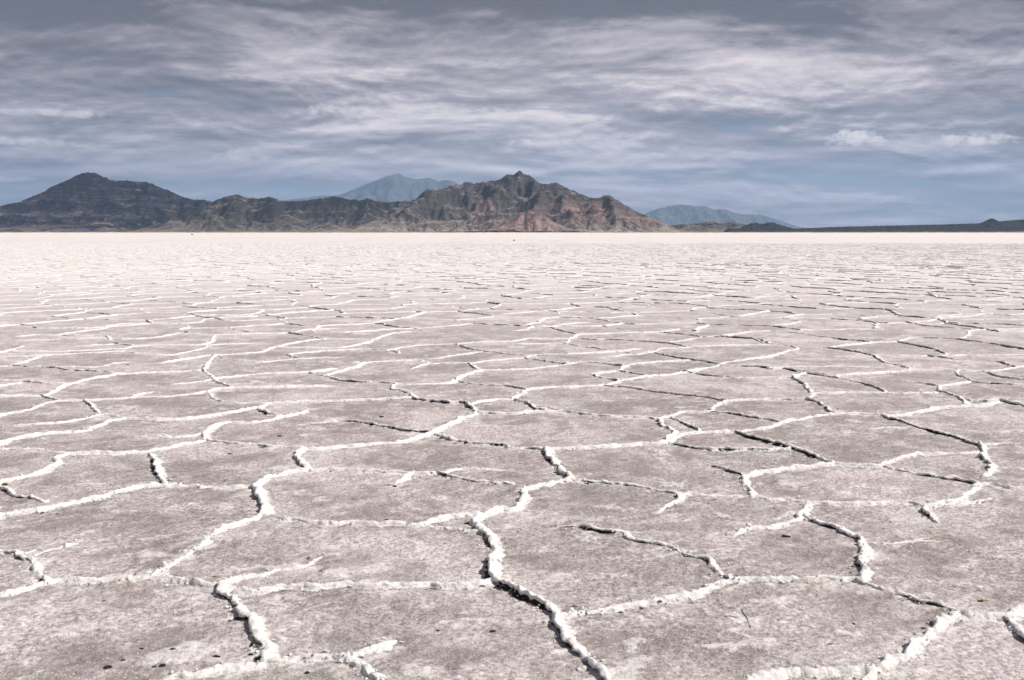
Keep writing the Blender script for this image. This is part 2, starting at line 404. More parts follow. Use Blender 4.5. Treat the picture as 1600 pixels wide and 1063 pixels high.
# ------------------------------------------------------------------ the ridges one can follow in the photograph
# every line: pixels along a ridge crest, its size and how far its crack stands open and is painted with shade (it is put on the ground at once)
TR = [
 # foreground
 ("-40 948 0 934 25 928 50 921 80 911 115 908 160 909 210 907 240 905 290 910 330 916 346 917", 1.25, 0),
 ("240 904 270 885 300 866 325 843 345 830 370 822 400 812 408 808", 1.2, .15),
 ("408 808 410 797 408 785 405 772 403 762 415 752 437 745 475 737 482 735", 1.4, .55),
 ("482 735 474 729 463 720 462 710 475 704", 1.2, .5),
 ("475 704 520 702 570 697 610 693 650 686 675 677 700 665 725 653 740 648 745 643", 1.4, .05),
 ("745 643 742 644 737 636 725 630 700 630 672 627 650 624 642 617 625 611 614 609 620 602 650 602 705 599 717 591 750 580", .95, .75),
 ("617 600 580 598 550 596 532 595 517 591 500 587 485 584", .8, .4),
 ("718 597 750 602 800 605 821 609", .8, .5),
 ("642 622 612 624 575 626 540 627 475 629 420 631 400 631 360 631 340 627 330 620 325 614", .85, .1),
 ("417 632 412 635 405 642 420 647 437 650", .7, .45),
 ("-30 702 0 695 25 687 62 680 100 677 135 674 150 667 175 659 207 655 250 657 295 656 325 651 362 645 390 640 410 639", 1.2, 0),
 ("-30 703 0 703 50 704 80 708 110 709", .75, .1),
 ("-30 772 0 756 50 744 72 736 90 727 87 720 107 711 150 710 200 709 250 704 287 696 320 690 317 680 337 667 355 662 400 661 437 654 470 646 482 640", 1.2, .1),
 ("325 690 362 694 400 696 437 699 472 701", .85, .25),
 ("205 681 250 683 280 684 312 680", .5, 0),
 ("235 712 240 725 247 740 253 752 258 758", .85, .8),
 ("-40 825 0 807 50 799 100 789 150 779 200 767 232 761 262 760 337 764 400 763", 1.3, 0),
 ("-15 758 0 765 27 777 50 780 70 786", .8, .6),
 ("482 736 540 735 575 737 605 739 645 741 687 741 725 736 750 736 790 736", .95, .1),
 ("645 741 630 748 617 757", .8, .1),
 ("687 741 715 748 740 752 760 754 800 757", .65, .35),
 ("680 680 705 689 737 694 785 697 800 701 825 702 852 704", .85, .35),
 ("670 676 637 674 612 670 575 662 542 659 510 661 475 662", .6, .5),
 ("745 645 750 646 800 648 840 645 887 645 920 649 950 652 1012 654 1030 654 1050 650 1070 644 1095 645 1112 644 1115 639 1135 629 1162 626 1200 625 1237 626 1262 626", 1.05, .2),
 ("737 633 742 631 775 626 800 625 805 624", .9, .1),
 ("800 625 807 620 820 612 850 607 900 606 947 603 975 596 1015 589 1050 586 1072 582 1090 579", 1.15, .05),
 ("805 626 825 631 835 638 850 642", .8, .65),
 ("860 639 877 643", .6, .5),
 ("947 604 985 607 1015 612 1050 616 1087 620 1112 624 1135 628", .8, .95),
 ("929 587 947 593 965 596", .7, .6),
 ("962 580 995 585 1010 588", .6, .4),
 ("1070 581 1095 586 1137 590 1145 592 1200 591 1237 591", .8, .55),
 ("1030 657 1036 666 1052 674 1047 682 1041 689", .8, .8),
 ("855 704 900 702 937 700 975 697 1025 694 1041 691 1052 685 1065 680 1100 677 1150 676 1175 674 1200 670 1225 661 1262 655 1300 649 1325 648 1355 649 1380 651", 1.3, .05),
 ("1050 655 1070 664 1090 672", .7, .85),
 ("1041 691 1060 697 1080 701 1125 704 1200 704 1232 702", .65, .4),
 ("1152 677 1175 684 1200 690 1232 699 1257 706 1270 712 1282 719 1300 725", .9, 1),
 ("855 704 854 710 862 722 875 732 887 742 892 750", 1.2, 1),
 ("892 750 875 754 850 759 828 764 818 772 818 782 810 792 797 798 785 796 770 801 753 809 740 819", 1.4, .5),
 ("740 819 750 830 762 840 772 852 775 867 772 885 770 902 777 911", 1.3, 1),
 ("777 911 800 921 825 935 850 949 867 962 872 972 875 987 882 1005 897 1020 912 1032 925 1040 940 1057 962 1090", 1.25, 1),
 ("875 967 887 964 925 960 960 954 1000 946 1037 940 1075 931 1107 922 1137 912 1162 906 1200 908 1237 907 1287 905 1332 908 1342 911", 1.3, 0),
 ("1342 911 1362 918 1385 923 1412 932 1437 942 1462 947 1487 955 1505 962", 1.0, 1),
 ("1505 962 1490 967 1470 980 1445 995 1425 1010 1405 1022 1385 1037 1365 1052 1350 1054 1312 1052 1275 1050 1237 1052 1212 1058 1170 1078 1130 1110", 1.55, .5),
 ("1365 1052 1358 1066 1350 1085", 1.2, .6),
 ("1505 962 1525 969 1550 967 1572 970 1590 962 1600 956 1650 942", 1.6, .1),
 ("1575 973 1587 982 1600 997 1630 1025", 1.2, 1),
 ("1344 911 1347 907 1350 890 1352 872 1352 860 1347 847 1335 842 1320 835 1300 826 1275 819 1257 810", 1.1, 1),
 ("1262 789 1255 802 1247 812 1232 819 1200 825 1175 827 1155 834 1145 841", 1.0, .55),
 ("1262 789 1300 789 1350 789 1400 786 1425 787 1445 792 1475 787 1497 784 1510 777 1520 767 1527 760", 1.1, .1),
 ("1450 795 1500 791 1530 787 1547 782", .7, 0),
 ("1445 792 1445 800 1450 808 1470 820", .7, .8),
 ("1527 759 1550 760 1575 764 1600 766 1650 772", 1.1, .1),
 ("1527 759 1495 752 1465 747 1437 744 1407 737 1385 731 1372 730", .95, .95),
 ("1372 730 1337 729 1305 726 1292 727 1250 731 1200 738 1180 740", 1.1, .05),
 ("1180 740 1168 746 1164 756 1170 767 1175 778", 1.0, 1),
 ("1260 789 1237 784 1200 782 1175 779 1150 778 1112 776 1080 774 1065 780 1055 787 1040 795 1024 806", .95, .1),
 ("892 751 900 752 940 755 975 759 1012 765 1050 771 1062 777", .9, .45),
 ("1110 727 1132 735 1157 742", .55, .55),
 ("1375 729 1390 722 1412 715 1430 711 1475 710 1527 709", 1.1, 0),
 ("1380 651 1390 655 1412 660 1430 666 1455 674 1480 680 1500 686 1520 694 1532 697", .95, 1),
 ("1532 697 1535 702 1535 715 1542 725 1552 732 1542 742 1537 747", 1.0, 1),
 ("1532 697 1562 695 1600 695 1650 694", .6, .2),
 ("1380 651 1387 651 1412 649 1437 644 1455 639 1475 636 1507 635 1537 634 1560 630", 1.0, .1),
 ("1465 612 1487 617 1502 624 1507 632", .8, .8),
 ("1467 610 1472 604 1500 600 1517 596 1507 591 1495 587 1497 581", .8, .5),
 ("1517 597 1537 599 1570 601 1600 602 1650 603", .6, .4),
 ("1507 626 1532 627 1550 627 1567 627 1582 632 1600 637 1650 652", .95, .7),
 ("1567 627 1600 630 1650 632", .7, .1),
 ("1462 615 1425 616 1375 615 1325 615 1275 615 1270 620 1262 626", 1.0, .15),
 ("1262 626 1280 631 1290 637 1295 644 1305 647", .9, 1),
 ("1267 614 1267 612 1260 605 1250 597 1239 591 1247 587 1260 584", .85, .9),
 ("1230 577 1260 584 1285 588 1305 591 1340 598 1360 604 1377 610 1382 614", .8, .95),
 ("1305 589 1340 585 1380 582 1420 581", .9, 0),
 ("1535 581 1562 589 1600 594 1650 600", .9, 1),
 ("1114 645 1137 647 1170 652 1200 657 1220 661", .8, .65),
 ("1362 672 1387 669 1420 669", .5, 0),
 ("1562 675 1585 675 1650 680", .8, .1),
 ("1425 597 1450 601 1467 605", .6, .45),
 ("-40 621 0 620 37 619 67 619 80 614 95 606 117 599 150 592 180 586 225 583 300 581 318 579", 1.15, .05),
 ("67 619 82 624 95 627", .7, .4),
 ("-40 662 0 651 25 646 52 640 70 632 95 627 132 627 175 625 225 622 275 620 312 615 337 609 362 607 400 606 475 605 525 604", 1.15, .05),
 ("132 627 145 636 152 645 160 650", .8, .75),
 ("15 666 60 664 100 661 137 655 162 650 190 654 207 655", .75, .1),
 ("362 606 350 601 335 594 350 591 370 589 400 586 437 584 485 582 525 578", .9, .3),
 ("335 594 325 595 300 599 262 602", .7, 0),
 ("335 593 332 590 322 582 318 577", .7, .5),
 ("-30 594 0 595 30 596 62 599 100 600", .7, .5),
 ("-30 608 0 604 30 600", .7, 0),
 ("207 621 225 616 245 612", .5, 0),
 ("-30 858 0 864 27 867 37 877 50 882 60 895 67 905 72 911", .95, 1),
 ("57 869 87 860 117 852", .45, 0), ("27 867 37 867 52 864", .45, 0),
 ("347 915 350 928 360 942 375 953 388 968 398 985 406 1003 411 1020 413 1032", 1.2, .9),
 ("347 914 370 906 400 902 437 894 475 884 500 874 520 869", 1.0, 0),
 ("370 927 400 926 450 922 500 919 537 915 575 917 625 916 675 916 712 917 750 915 770 910", .95, .05),
 ("413 1034 400 1041 350 1047 312 1055 275 1062 230 1082", 1.2, 0),
 ("413 1036 437 1036 475 1031 512 1029 535 1032 555 1040 570 1052 582 1062 610 1085", 1.25, .15),
 ("545 1036 560 1024 590 1012 620 1002", .9, 0),
 ("408 808 417 809 450 814 500 819 550 820 605 821 640 822 675 827 712 831 747 834", .95, .1),
 ("640 822 662 820 687 812 720 806 747 805", .95, 0),
 ("870 824 907 825 935 832 970 835 990 847 1037 855 1062 867 1080 875 1102 877 1120 892 1140 905", .65, .8),
 ("1360 850 1395 852 1427 849 1465 846", .45, 0),
 # middle distance
 ("-20 556 0 552 20 547 40 541", .9, .1), ("20 549 75 550 125 549 175 547 195 546 212 542 262 540 320 539 332 530 335 525", .9, .1),
 ("-20 560 0 559 50 557 100 555 150 552 195 550", .85, .1), ("-20 576 0 575 20 572 50 562 65 556", 1.0, 0),
 ("20 572 50 574 82 575 112 579 175 582", .7, .5), ("82 574 150 574 180 569 205 566", .65, 0),
 ("195 551 225 554 275 555 320 545 330 540 400 537", .85, .2), ("242 569 280 564 325 557 400 552 427 544 462 536 505 531 562 531 580 532", .95, .1),
 ("335 557 325 567 320 577", .9, .3), ("345 560 375 565 410 567 465 562 535 559", .8, .2),
 ("22 527 55 524 95 524 107 521 140 517 162 514 170 510 207 506 262 507 310 505 327 499 400 495", .95, .1),
 ("95 524 120 526 162 526 172 531 180 536 207 541", .8, .35), ("120 542 175 539", .6, 0), ("17 534 75 532 150 529 172 529", .75, .1),
 ("190 531 237 529 282 522 332 524 400 522 452 521 482 516 537 514", .9, .1), ("452 521 477 525 505 531", .8, .85),
 ("580 532 590 529 617 521 650 519", .95, .1), ("430 543 475 544 535 544 575 536 580 532", .85, .1),
 ("450 556 475 552 555 547 600 547 622 552", .8, .4), ("450 556 470 561", .7, .5), ("507 589 530 581 562 572 565 569 625 565 652 564 670 567", .9, .2),
 ("495 566 560 567", .7, .2), ("642 577 670 570 725 569 732 569 740 575 750 579", .85, .55), ("732 569 762 565 800 562 820 561", .9, 0),
 ("750 579 800 579 850 575 885 571", .85, 0), ("605 549 650 541 710 539 750 535 800 534 825 530", .9, .1), ("710 539 732 545 757 550 800 555 842 556", .8, .8),
 ("672 562 725 554 757 550", .6, 0), ("820 561 842 555 900 554 950 551 1000 546", .95, 0), ("820 561 850 565 885 570 907 567 937 569 972 572", .8, .5),
 ("965 581 980 572 1025 567 1075 564", 1.0, .1), ("925 585 965 580", .8, 0), ("937 560 995 554 1022 551 1032 546 1075 544 1137 541 1200 540 1237 542", 1.0, 0),
 ("960 550 995 554", .7, .5), ("1025 553 1057 559 1075 562 1120 569 1132 572 1200 575", .85, .85), ("1072 581 1112 575 1137 567 1200 558 1232 549", 1.0, 0),
 ("825 530 890 530 902 524 950 522 1032 519 1060 515", .9, .1), ("855 512 902 523", .7, .7), ("855 512 887 507 922 504", .8, 0),
 ("1032 520 1062 523 1097 527 1125 527 1180 530 1200 536", .85, .85), ("880 537 910 542 950 548", .75, .75), ("800 538 880 537 890 531", .8, .1),
 ("910 530 975 532 1040 537 1072 543", .8, .75), ("1042 536 1075 532 1097 527", .75, 0), ("1200 577 1230 577 1260 581 1295 589", .8, .95),
 ("1200 575 1275 574 1375 575", .75, .1), ("1300 589 1375 584 1425 579 1487 580 1532 581 1560 580 1587 575 1650 568", 1.0, .2),
 ("1290 544 1320 547 1362 556 1380 566 1420 577", .85, .95), ("1362 556 1450 557 1600 555 1650 555", .8, .15), ("1232 549 1247 547 1237 542", .8, .7),
 ("1290 544 1360 536 1402 535", .9, 0), ("1300 529 1360 535", .8, .9), ("1402 535 1450 544 1477 553", .85, .95), ("1452 557 1477 560 1512 565", .8, .9),
 ("1555 565 1587 574", .85, 1), ("1497 531 1537 536 1575 542 1620 549", .9, 1), ("1415 504 1450 510 1517 515", .9, 1), ("1497 531 1512 525 1512 519 1535 516 1600 515 1650 514", .9, .1),
 ("1300 499 1350 502 1387 506", .85, 1), ("1387 506 1450 502 1472 497 1517 495 1535 491", .9, .05), ("1237 542 1200 538 1180 531", .7, .7),
 ("1125 527 1165 520 1200 518 1240 521 1300 529", .8, .2), ("1402 535 1430 528 1497 531", .8, .3), ("1600 555 1620 549 1650 545", .8, .1),
]


def wiggle(p, amp, scale, seed):
    """bend a polyline sideways with smooth noise, ends kept"""
    t_ = np.concatenate([[0], np.cumsum(np.linalg.norm(np.diff(p, axis=0), axis=1))])
    n = len(p)
    tg = np.gradient(p, axis=0)
    tg /= np.linalg.norm(tg, axis=1)[:, None] + 1e-9
    nr = np.stack([-tg[:, 1], tg[:, 0]], 1)
    env = np.minimum(1, np.minimum(t_, t_[-1] - t_) / 0.12)
    s = fb1(t_ / scale, seed, (4, 0.55))
    return p + nr * (amp * env * s)[:, None]


def resample(p, step):
    """Catmull-Rom-smoothed even steps along a polyline"""
    if len(p) > 2:
        q = [p[0]]
        e = np.vstack([2 * p[0] - p[1], p, 2 * p[-1] - p[-2]])
        for i in range(1, len(e) - 2):
            a, b_, c, d_ = e[i - 1], e[i], e[i + 1], e[i + 2]
            for s in (0.25, 0.5, 0.75, 1.0):
                q.append(0.5 * (2 * b_ + (c - a) * s + (2 * a - 5 * b_ + 4 * c - d_) * s ** 2 + (3 * b_ - a - 3 * c + d_) * s ** 3))
        p = np.array(q)
    L = np.concatenate([[0], np.cumsum(np.linalg.norm(np.diff(p, axis=0), axis=1))])
    n = max(3, int(L[-1] / step) + 1)
    t_ = np.linspace(0, L[-1], n)
    return np.stack([np.interp(t_, L, p[:, 0]), np.interp(t_, L, p[:, 1])], 1)


edges = []            # (points on the ground, size, crack)
for i, (s_, wt, ck) in enumerate(TR):
    a = np.array(s_.split(), float).reshape(-1, 2)
    g = ground(a)
    dist = max(2.6, float(np.min(np.linalg.norm(g, axis=1))))
    step = min(0.05, 0.0019 * dist)
    g = wiggle(resample(g, step), 0.022, 0.16, i)
    edges.append((g, 0.50 + 0.55 * wt, ck))
n_traced = len(edges)

# ---- the polygons beyond: a Voronoi net of the same grain
pts = []
SP = 1.36
for j in range(0, 120):
    y = j * SP * 0.88
    half = 0.64 * y + 7
    for i in range(-int(half / SP) - 1, int(half / SP) + 2):
        x = (i + 0.5 * (j % 2)) * SP
        if abs(x) < half:
            pts.append((x + rng.uniform(-.4, .4) * SP, y + rng.uniform(-.4, .4) * SP))
res = geometry.delaunay_2d_cdt([Vector(p) for p in pts], [], [], 0, 1e-4)
V = np.array([(v.x, v.y) for v in res[0]])
T = np.array([f for f in res[2] if len(f) == 3])
A, B, D = V[T[:, 0]], V[T[:, 1]], V[T[:, 2]]
dd = 2 * (A[:, 0] * (B[:, 1] - D[:, 1]) + B[:, 0] * (D[:, 1] - A[:, 1]) + D[:, 0] * (A[:, 1] - B[:, 1]))
a2, b2, d2 = (A ** 2).sum(1), (B ** 2).sum(1), (D ** 2).sum(1)
cc = np.stack([(a2 * (B[:, 1] - D[:, 1]) + b2 * (D[:, 1] - A[:, 1]) + d2 * (A[:, 1] - B[:, 1])) / dd,
               (a2 * (D[:, 0] - B[:, 0]) + b2 * (A[:, 0] - D[:, 0]) + d2 * (B[:, 0] - A[:, 0])) / dd], 1)
ed = {}
for ti, tr in enumerate(T):
    for a, b in ((0, 1), (1, 2), (2, 0)):
        key = (min(tr[a], tr[b]), max(tr[a], tr[b]))
        ed.setdefault(key, []).append(ti)
for key, tt in ed.items():
    if len(tt) != 2:
        continue
    a, b = cc[tt[0]], cc[tt[1]]
    L = np.linalg.norm(a - b)
    mid = (a + b) / 2
    if L < 0.06 or L > 4 or mid[1] < 1.0 or mid[1] > 140 or abs(mid[0]) > 0.62 * mid[1] + 6:
        continue
    mx, my = topix(mid[0], mid[1])
    if -45 < mx < 1645 and 519 < my < 1120:
        continue
    exs, eys = topix(np.array([a[0], b[0]]), np.array([a[1], b[1]]))
    if ((exs > -12) & (exs < 1612) & (eys > 522) & (eys < 1120)).any():
        continue
    if rng.random() < 0.03:
        continue
    r = float(np.linalg.norm(mid))
    step = 0.03 if r < 12 else 0.06 if r < 30 else 0.14 if r < 60 else 0.3
    g = resample(np.array([a, b]), step)
    g = wiggle(g, 0.11 * min(1, L), 0.5, len(edges) % 997)
    dr = (b - a) / L
    op = abs(-dr[1] * -0.9 + dr[0] * -0.42)
    side = np.clip(0.62 + mid[0] / (0.55 * mid[1] + 2) * 0.42, 0.2, 1.05)
    ck = (0.95 if op > 0.62 else 0.35 if op > 0.35 else 0.05) * side * (1 if rng.random() < 0.7 else 0.2)  # edges turned from the sun get more open, darker shade-painted cracks
    edges.append((g, rng.uniform(0.8, 1.25) * (1 - 0.5 * min(1, max(0, (r - 30) / 100))), ck))

# ------------------------------------------------------------------ cells of the net (flood fill on a 5 cm raster)
RX0, RX1, RY0, RY1, RC = -34.0, 34.0, 1.6, 46.0, 0.05
nxr, nyr = int((RX1 - RX0) / RC), int((RY1 - RY0) / RC)
lab = np.zeros((nyr, nxr), np.int32)
near_pts = []
for g, wt, ck in edges:
    if np.linalg.norm(g.mean(0)) > 52:
        continue
    q = resample(g, 0.02) if len(g) > 1 else g
    near_pts.append(np.column_stack([q[::1], np.full(len(q), wt)]))
    xi = ((q[:, 0] - RX0) / RC).astype(int); yi = ((q[:, 1] - RY0) / RC).astype(int)
    ok = (xi >= 0) & (xi < nxr) & (yi >= 0) & (yi < nyr)
    lab[yi[ok], xi[ok]] = -1
flat = lab.ravel().tolist()
cell_n = 0
for s0 in range(0, nxr * nyr, 3):
    if flat[s0] != 0:
        continue
    cell_n += 1
    flat[s0] = cell_n
    st = [s0]
    while st:
        c0 = st.pop()
        xx = c0 % nxr
        if xx > 0 and flat[c0 - 1] == 0:
            flat[c0 - 1] = cell_n; st.append(c0 - 1)
        if xx < nxr - 1 and flat[c0 + 1] == 0:
            flat[c0 + 1] = cell_n; st.append(c0 + 1)
        if c0 >= nxr and flat[c0 - nxr] == 0:
            flat[c0 - nxr] = cell_n; st.append(c0 - nxr)
        if c0 + nxr < nxr * nyr and flat[c0 + nxr] == 0:
            flat[c0 + nxr] = cell_n; st.append(c0 + nxr)
lab = np.array(flat, np.int32).reshape(nyr, nxr)
cnt = np.bincount(np.maximum(lab, 0).ravel(), minlength=cell_n + 1)
tiny = (cnt < 60)
lab[(lab > 0) & tiny[np.maximum(lab, 0)]] = -1
for _ in range(12):                       # grow the cells over the ridge lines
    bad = lab <= 0
    if not bad.any():
        break
    for sh, ax in ((1, 0), (-1, 0), (1, 1), (-1, 1)):
        r_ = np.roll(lab, sh, ax)
        take = (lab <= 0) & (r_ > 0)
        lab[take] = r_[take]

# ------------------------------------------------------------------ the crust: plates with their own relief
NR, NCOL = 560, 620
hi, lo = FPX * CAMZ / 2.35, FPX * CAMZ / 44.8
rows = FPX * CAMZ / np.linspace(hi, lo, NR)
un = np.linspace(-1, 1, NCOL)
X = un[None, :] * (0.575 * rows[:, None] + 0.9)
Y = np.repeat(rows[:, None], NCOL, 1)
NP_ = np.concatenate(near_pts)
kd = kdtree.KDTree(len(NP_[::2]))
for i, p in enumerate(NP_[::2]):
    kd.insert((p[0], p[1], 0), i)
kd.balance()
dist = np.empty(X.size, np.float32)
xf, yf = X.ravel(), Y.ravel()
find = kd.find
for i in range(X.size):
    dist[i] = find((xf[i], yf[i], 0))[2]
dist = dist.reshape(X.shape)
li = np.clip(((X - RX0) / RC).astype(int), 0, nxr - 1); lj = np.clip(((Y - RY0) / RC).astype(int), 0, nyr - 1)
VL = np.maximum(lab[lj, li], 0)
tilt = rng.uniform(-1, 1, (cell_n + 1, 3))
Z = (0.005 * np.exp(-dist / 0.10) - 0.004 * np.exp(-dist / 0.035) + 0.007 * fbm(X / 0.55, Y / 0.55, 3) + 0.0050 * fbm(X / 0.13 + 40, Y / 0.13, 3, 0.6)
     + 0.0028 * fbm(X / 0.045 + 9, Y / 0.045, 1) + 0.0025 * tilt[VL, 0])
scab = np.clip((fbm(X / 0.26 + 71, Y / 0.20 + 3, 4, 0.62) - 0.42 - 0.25 * fbm(X / 2.2, Y / 2.2 + 8, 2)) * 2.2, 0, 1)      # low white salt scabs
Z = Z + 0.007 * scab
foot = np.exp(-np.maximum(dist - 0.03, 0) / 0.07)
VV = np.stack([X.ravel(), Y.ravel(), Z.ravel()], 1)
FF = grid_faces(NR, NCOL)
fc = VV[FF].mean(1)
fl = lab[np.clip(((fc[:, 1] - RY0) / RC).astype(int), 0, nyr - 1), np.clip(((fc[:, 0] - RX0) / RC).astype(int), 0, nxr - 1)]
fl = np.maximum(fl, 0)

# ---- base sheet: the whole flat out to its far shore, one ring fan; it dips under the plates near the camera
FAR_SHORE = 6600.0
rr = np.concatenate([[0.5, 6, 20, 43.0, 44.6, 46, 50], np.geomspace(60, 72000, 44)])
th = np.linspace(0, 2 * np.pi, 181)
sx = np.sin(th)[None, :] * rr[:, None]; sy = np.cos(th)[None, :] * rr[:, None]
ins = (np.abs(sx) < 0.575 * sy + 0.9) & (sy < 44.9) & (sy > 2.35)
sz = np.where(rr[:, None] < 44, -0.05, 0.0) + 0 * sx
sz = np.where((rr[:, None] >= 44) & (rr[:, None] < 47) & ins, -0.03, sz)
flat_o = mesh('salt_flat', np.stack([sx.ravel(), sy.ravel(), sz.ravel()], 1), grid_faces(len(rr), 181)[:, ::-1], M_PLATE)
tag(flat_o, 'white salt flat cracked into polygons, reaching from the camera to the mountains', 'salt flat', kind='structure')

# visible size of each plate, to choose the 300 that show largest
fx, fy = topix(fc[:, 0], fc[:, 1])
pa = VV[FF]
ppx, ppy = topix(pa[..., 0], pa[..., 1])
area = 0.5 * np.abs((ppx[:, 0] - ppx[:, 2]) * (ppy[:, 1] - ppy[:, 3]) - (ppx[:, 1] - ppx[:, 3]) * (ppy[:, 0] - ppy[:, 2]))
area *= (fx > 0) & (fx < 1600) & (fy < 1063)
size = np.bincount(fl, weights=area, minlength=cell_n + 1)
size[0] = 0
big = np.argsort(-size)[:300]
big = [b for b in big if size[b] > 60]
order = np.argsort(fl, kind='stable')
fls = fl[order]


def sub(faces, name, parent, kind=None):
    u, inv = np.unique(faces, return_inverse=True)
    o = mesh(name, VV[u], inv.reshape(faces.shape), M_PLATE, {'foot': foot.ravel()[u], 'scab': scab.ravel()[u], 'tone': tone[u]}, parent)
    if kind:
        o['kind'] = kind
    return o


tone = tilt[VL.ravel(), 1]
isbig = np.zeros(cell_n + 1, bool)
for b in big:
    isbig[b] = True
    l_, r_ = np.searchsorted(fls, b), np.searchsorted(fls, b, 'right')
    sub(FF[order[l_:r_]], 'salt_plate', flat_o)
sub(FF[~isbig[fl]], 'small_plates', flat_o, 'stuff')

# ------------------------------------------------------------------ ridges: crusty, raised, one lip often overthrust above a crack painted dark as shade
# cross sections (sideways, up): a plain swelling and one whose lip overhangs an open crack on its first side
PN = np.array([(-2.5, -.14), (-1.9, .10), (-1.45, .20), (-1.1, .36), (-.85, .56), (-.6, .76), (-.35, .92), (-.1, 1.0), (.15, 1.0), (.4, .93), (.65, .78), (.9, .58), (1.2, .36), (1.7, .18), (2.3, .08), (3.0, -.14)])
PC = np.array([(-2.3, -.25), (-1.7, .02), (-1.15, .06), (-.30, .08), (-.34, .45), (-.82, .78), (-.75, 1.10), (-.4, 1.24), (-.05, 1.22), (.3, 1.08), (.6, .88), (.9, .66), (1.3, .42), (1.9, .2), (2.5, .08), (3.2, -.14)])
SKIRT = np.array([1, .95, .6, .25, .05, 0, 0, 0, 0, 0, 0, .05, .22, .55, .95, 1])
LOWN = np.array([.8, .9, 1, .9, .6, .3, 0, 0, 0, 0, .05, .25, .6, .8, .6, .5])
SHADEC = np.array([.35, .9, 1, 1, .9, .30, 0, 0, 0, 0, 0, 0, 0, 0, 0, 0])  # weight of the painted shade across the section, strongest under the lip
_d = lambda a: np.interp(np.linspace(0, 15, 31), np.arange(16), a)
PN2, PC2 = np.stack([_d(PN[:, 0]), _d(PN[:, 1])], 1), np.stack([_d(PC[:, 0]), _d(PC[:, 1])], 1)
SKIRT2, LOWN2, SHADEC2 = _d(SKIRT), _d(LOWN), _d(SHADEC)
KSEL = {31: list(range(0, 31)), 16: list(range(0, 31, 2)), 9: [0, 4, 6, 10, 14, 16, 20, 24, 30], 6: [2, 6, 12, 16, 22, 28], 4: [4, 10, 18, 28]}
H0, W0 = 0.0160, 0.0180


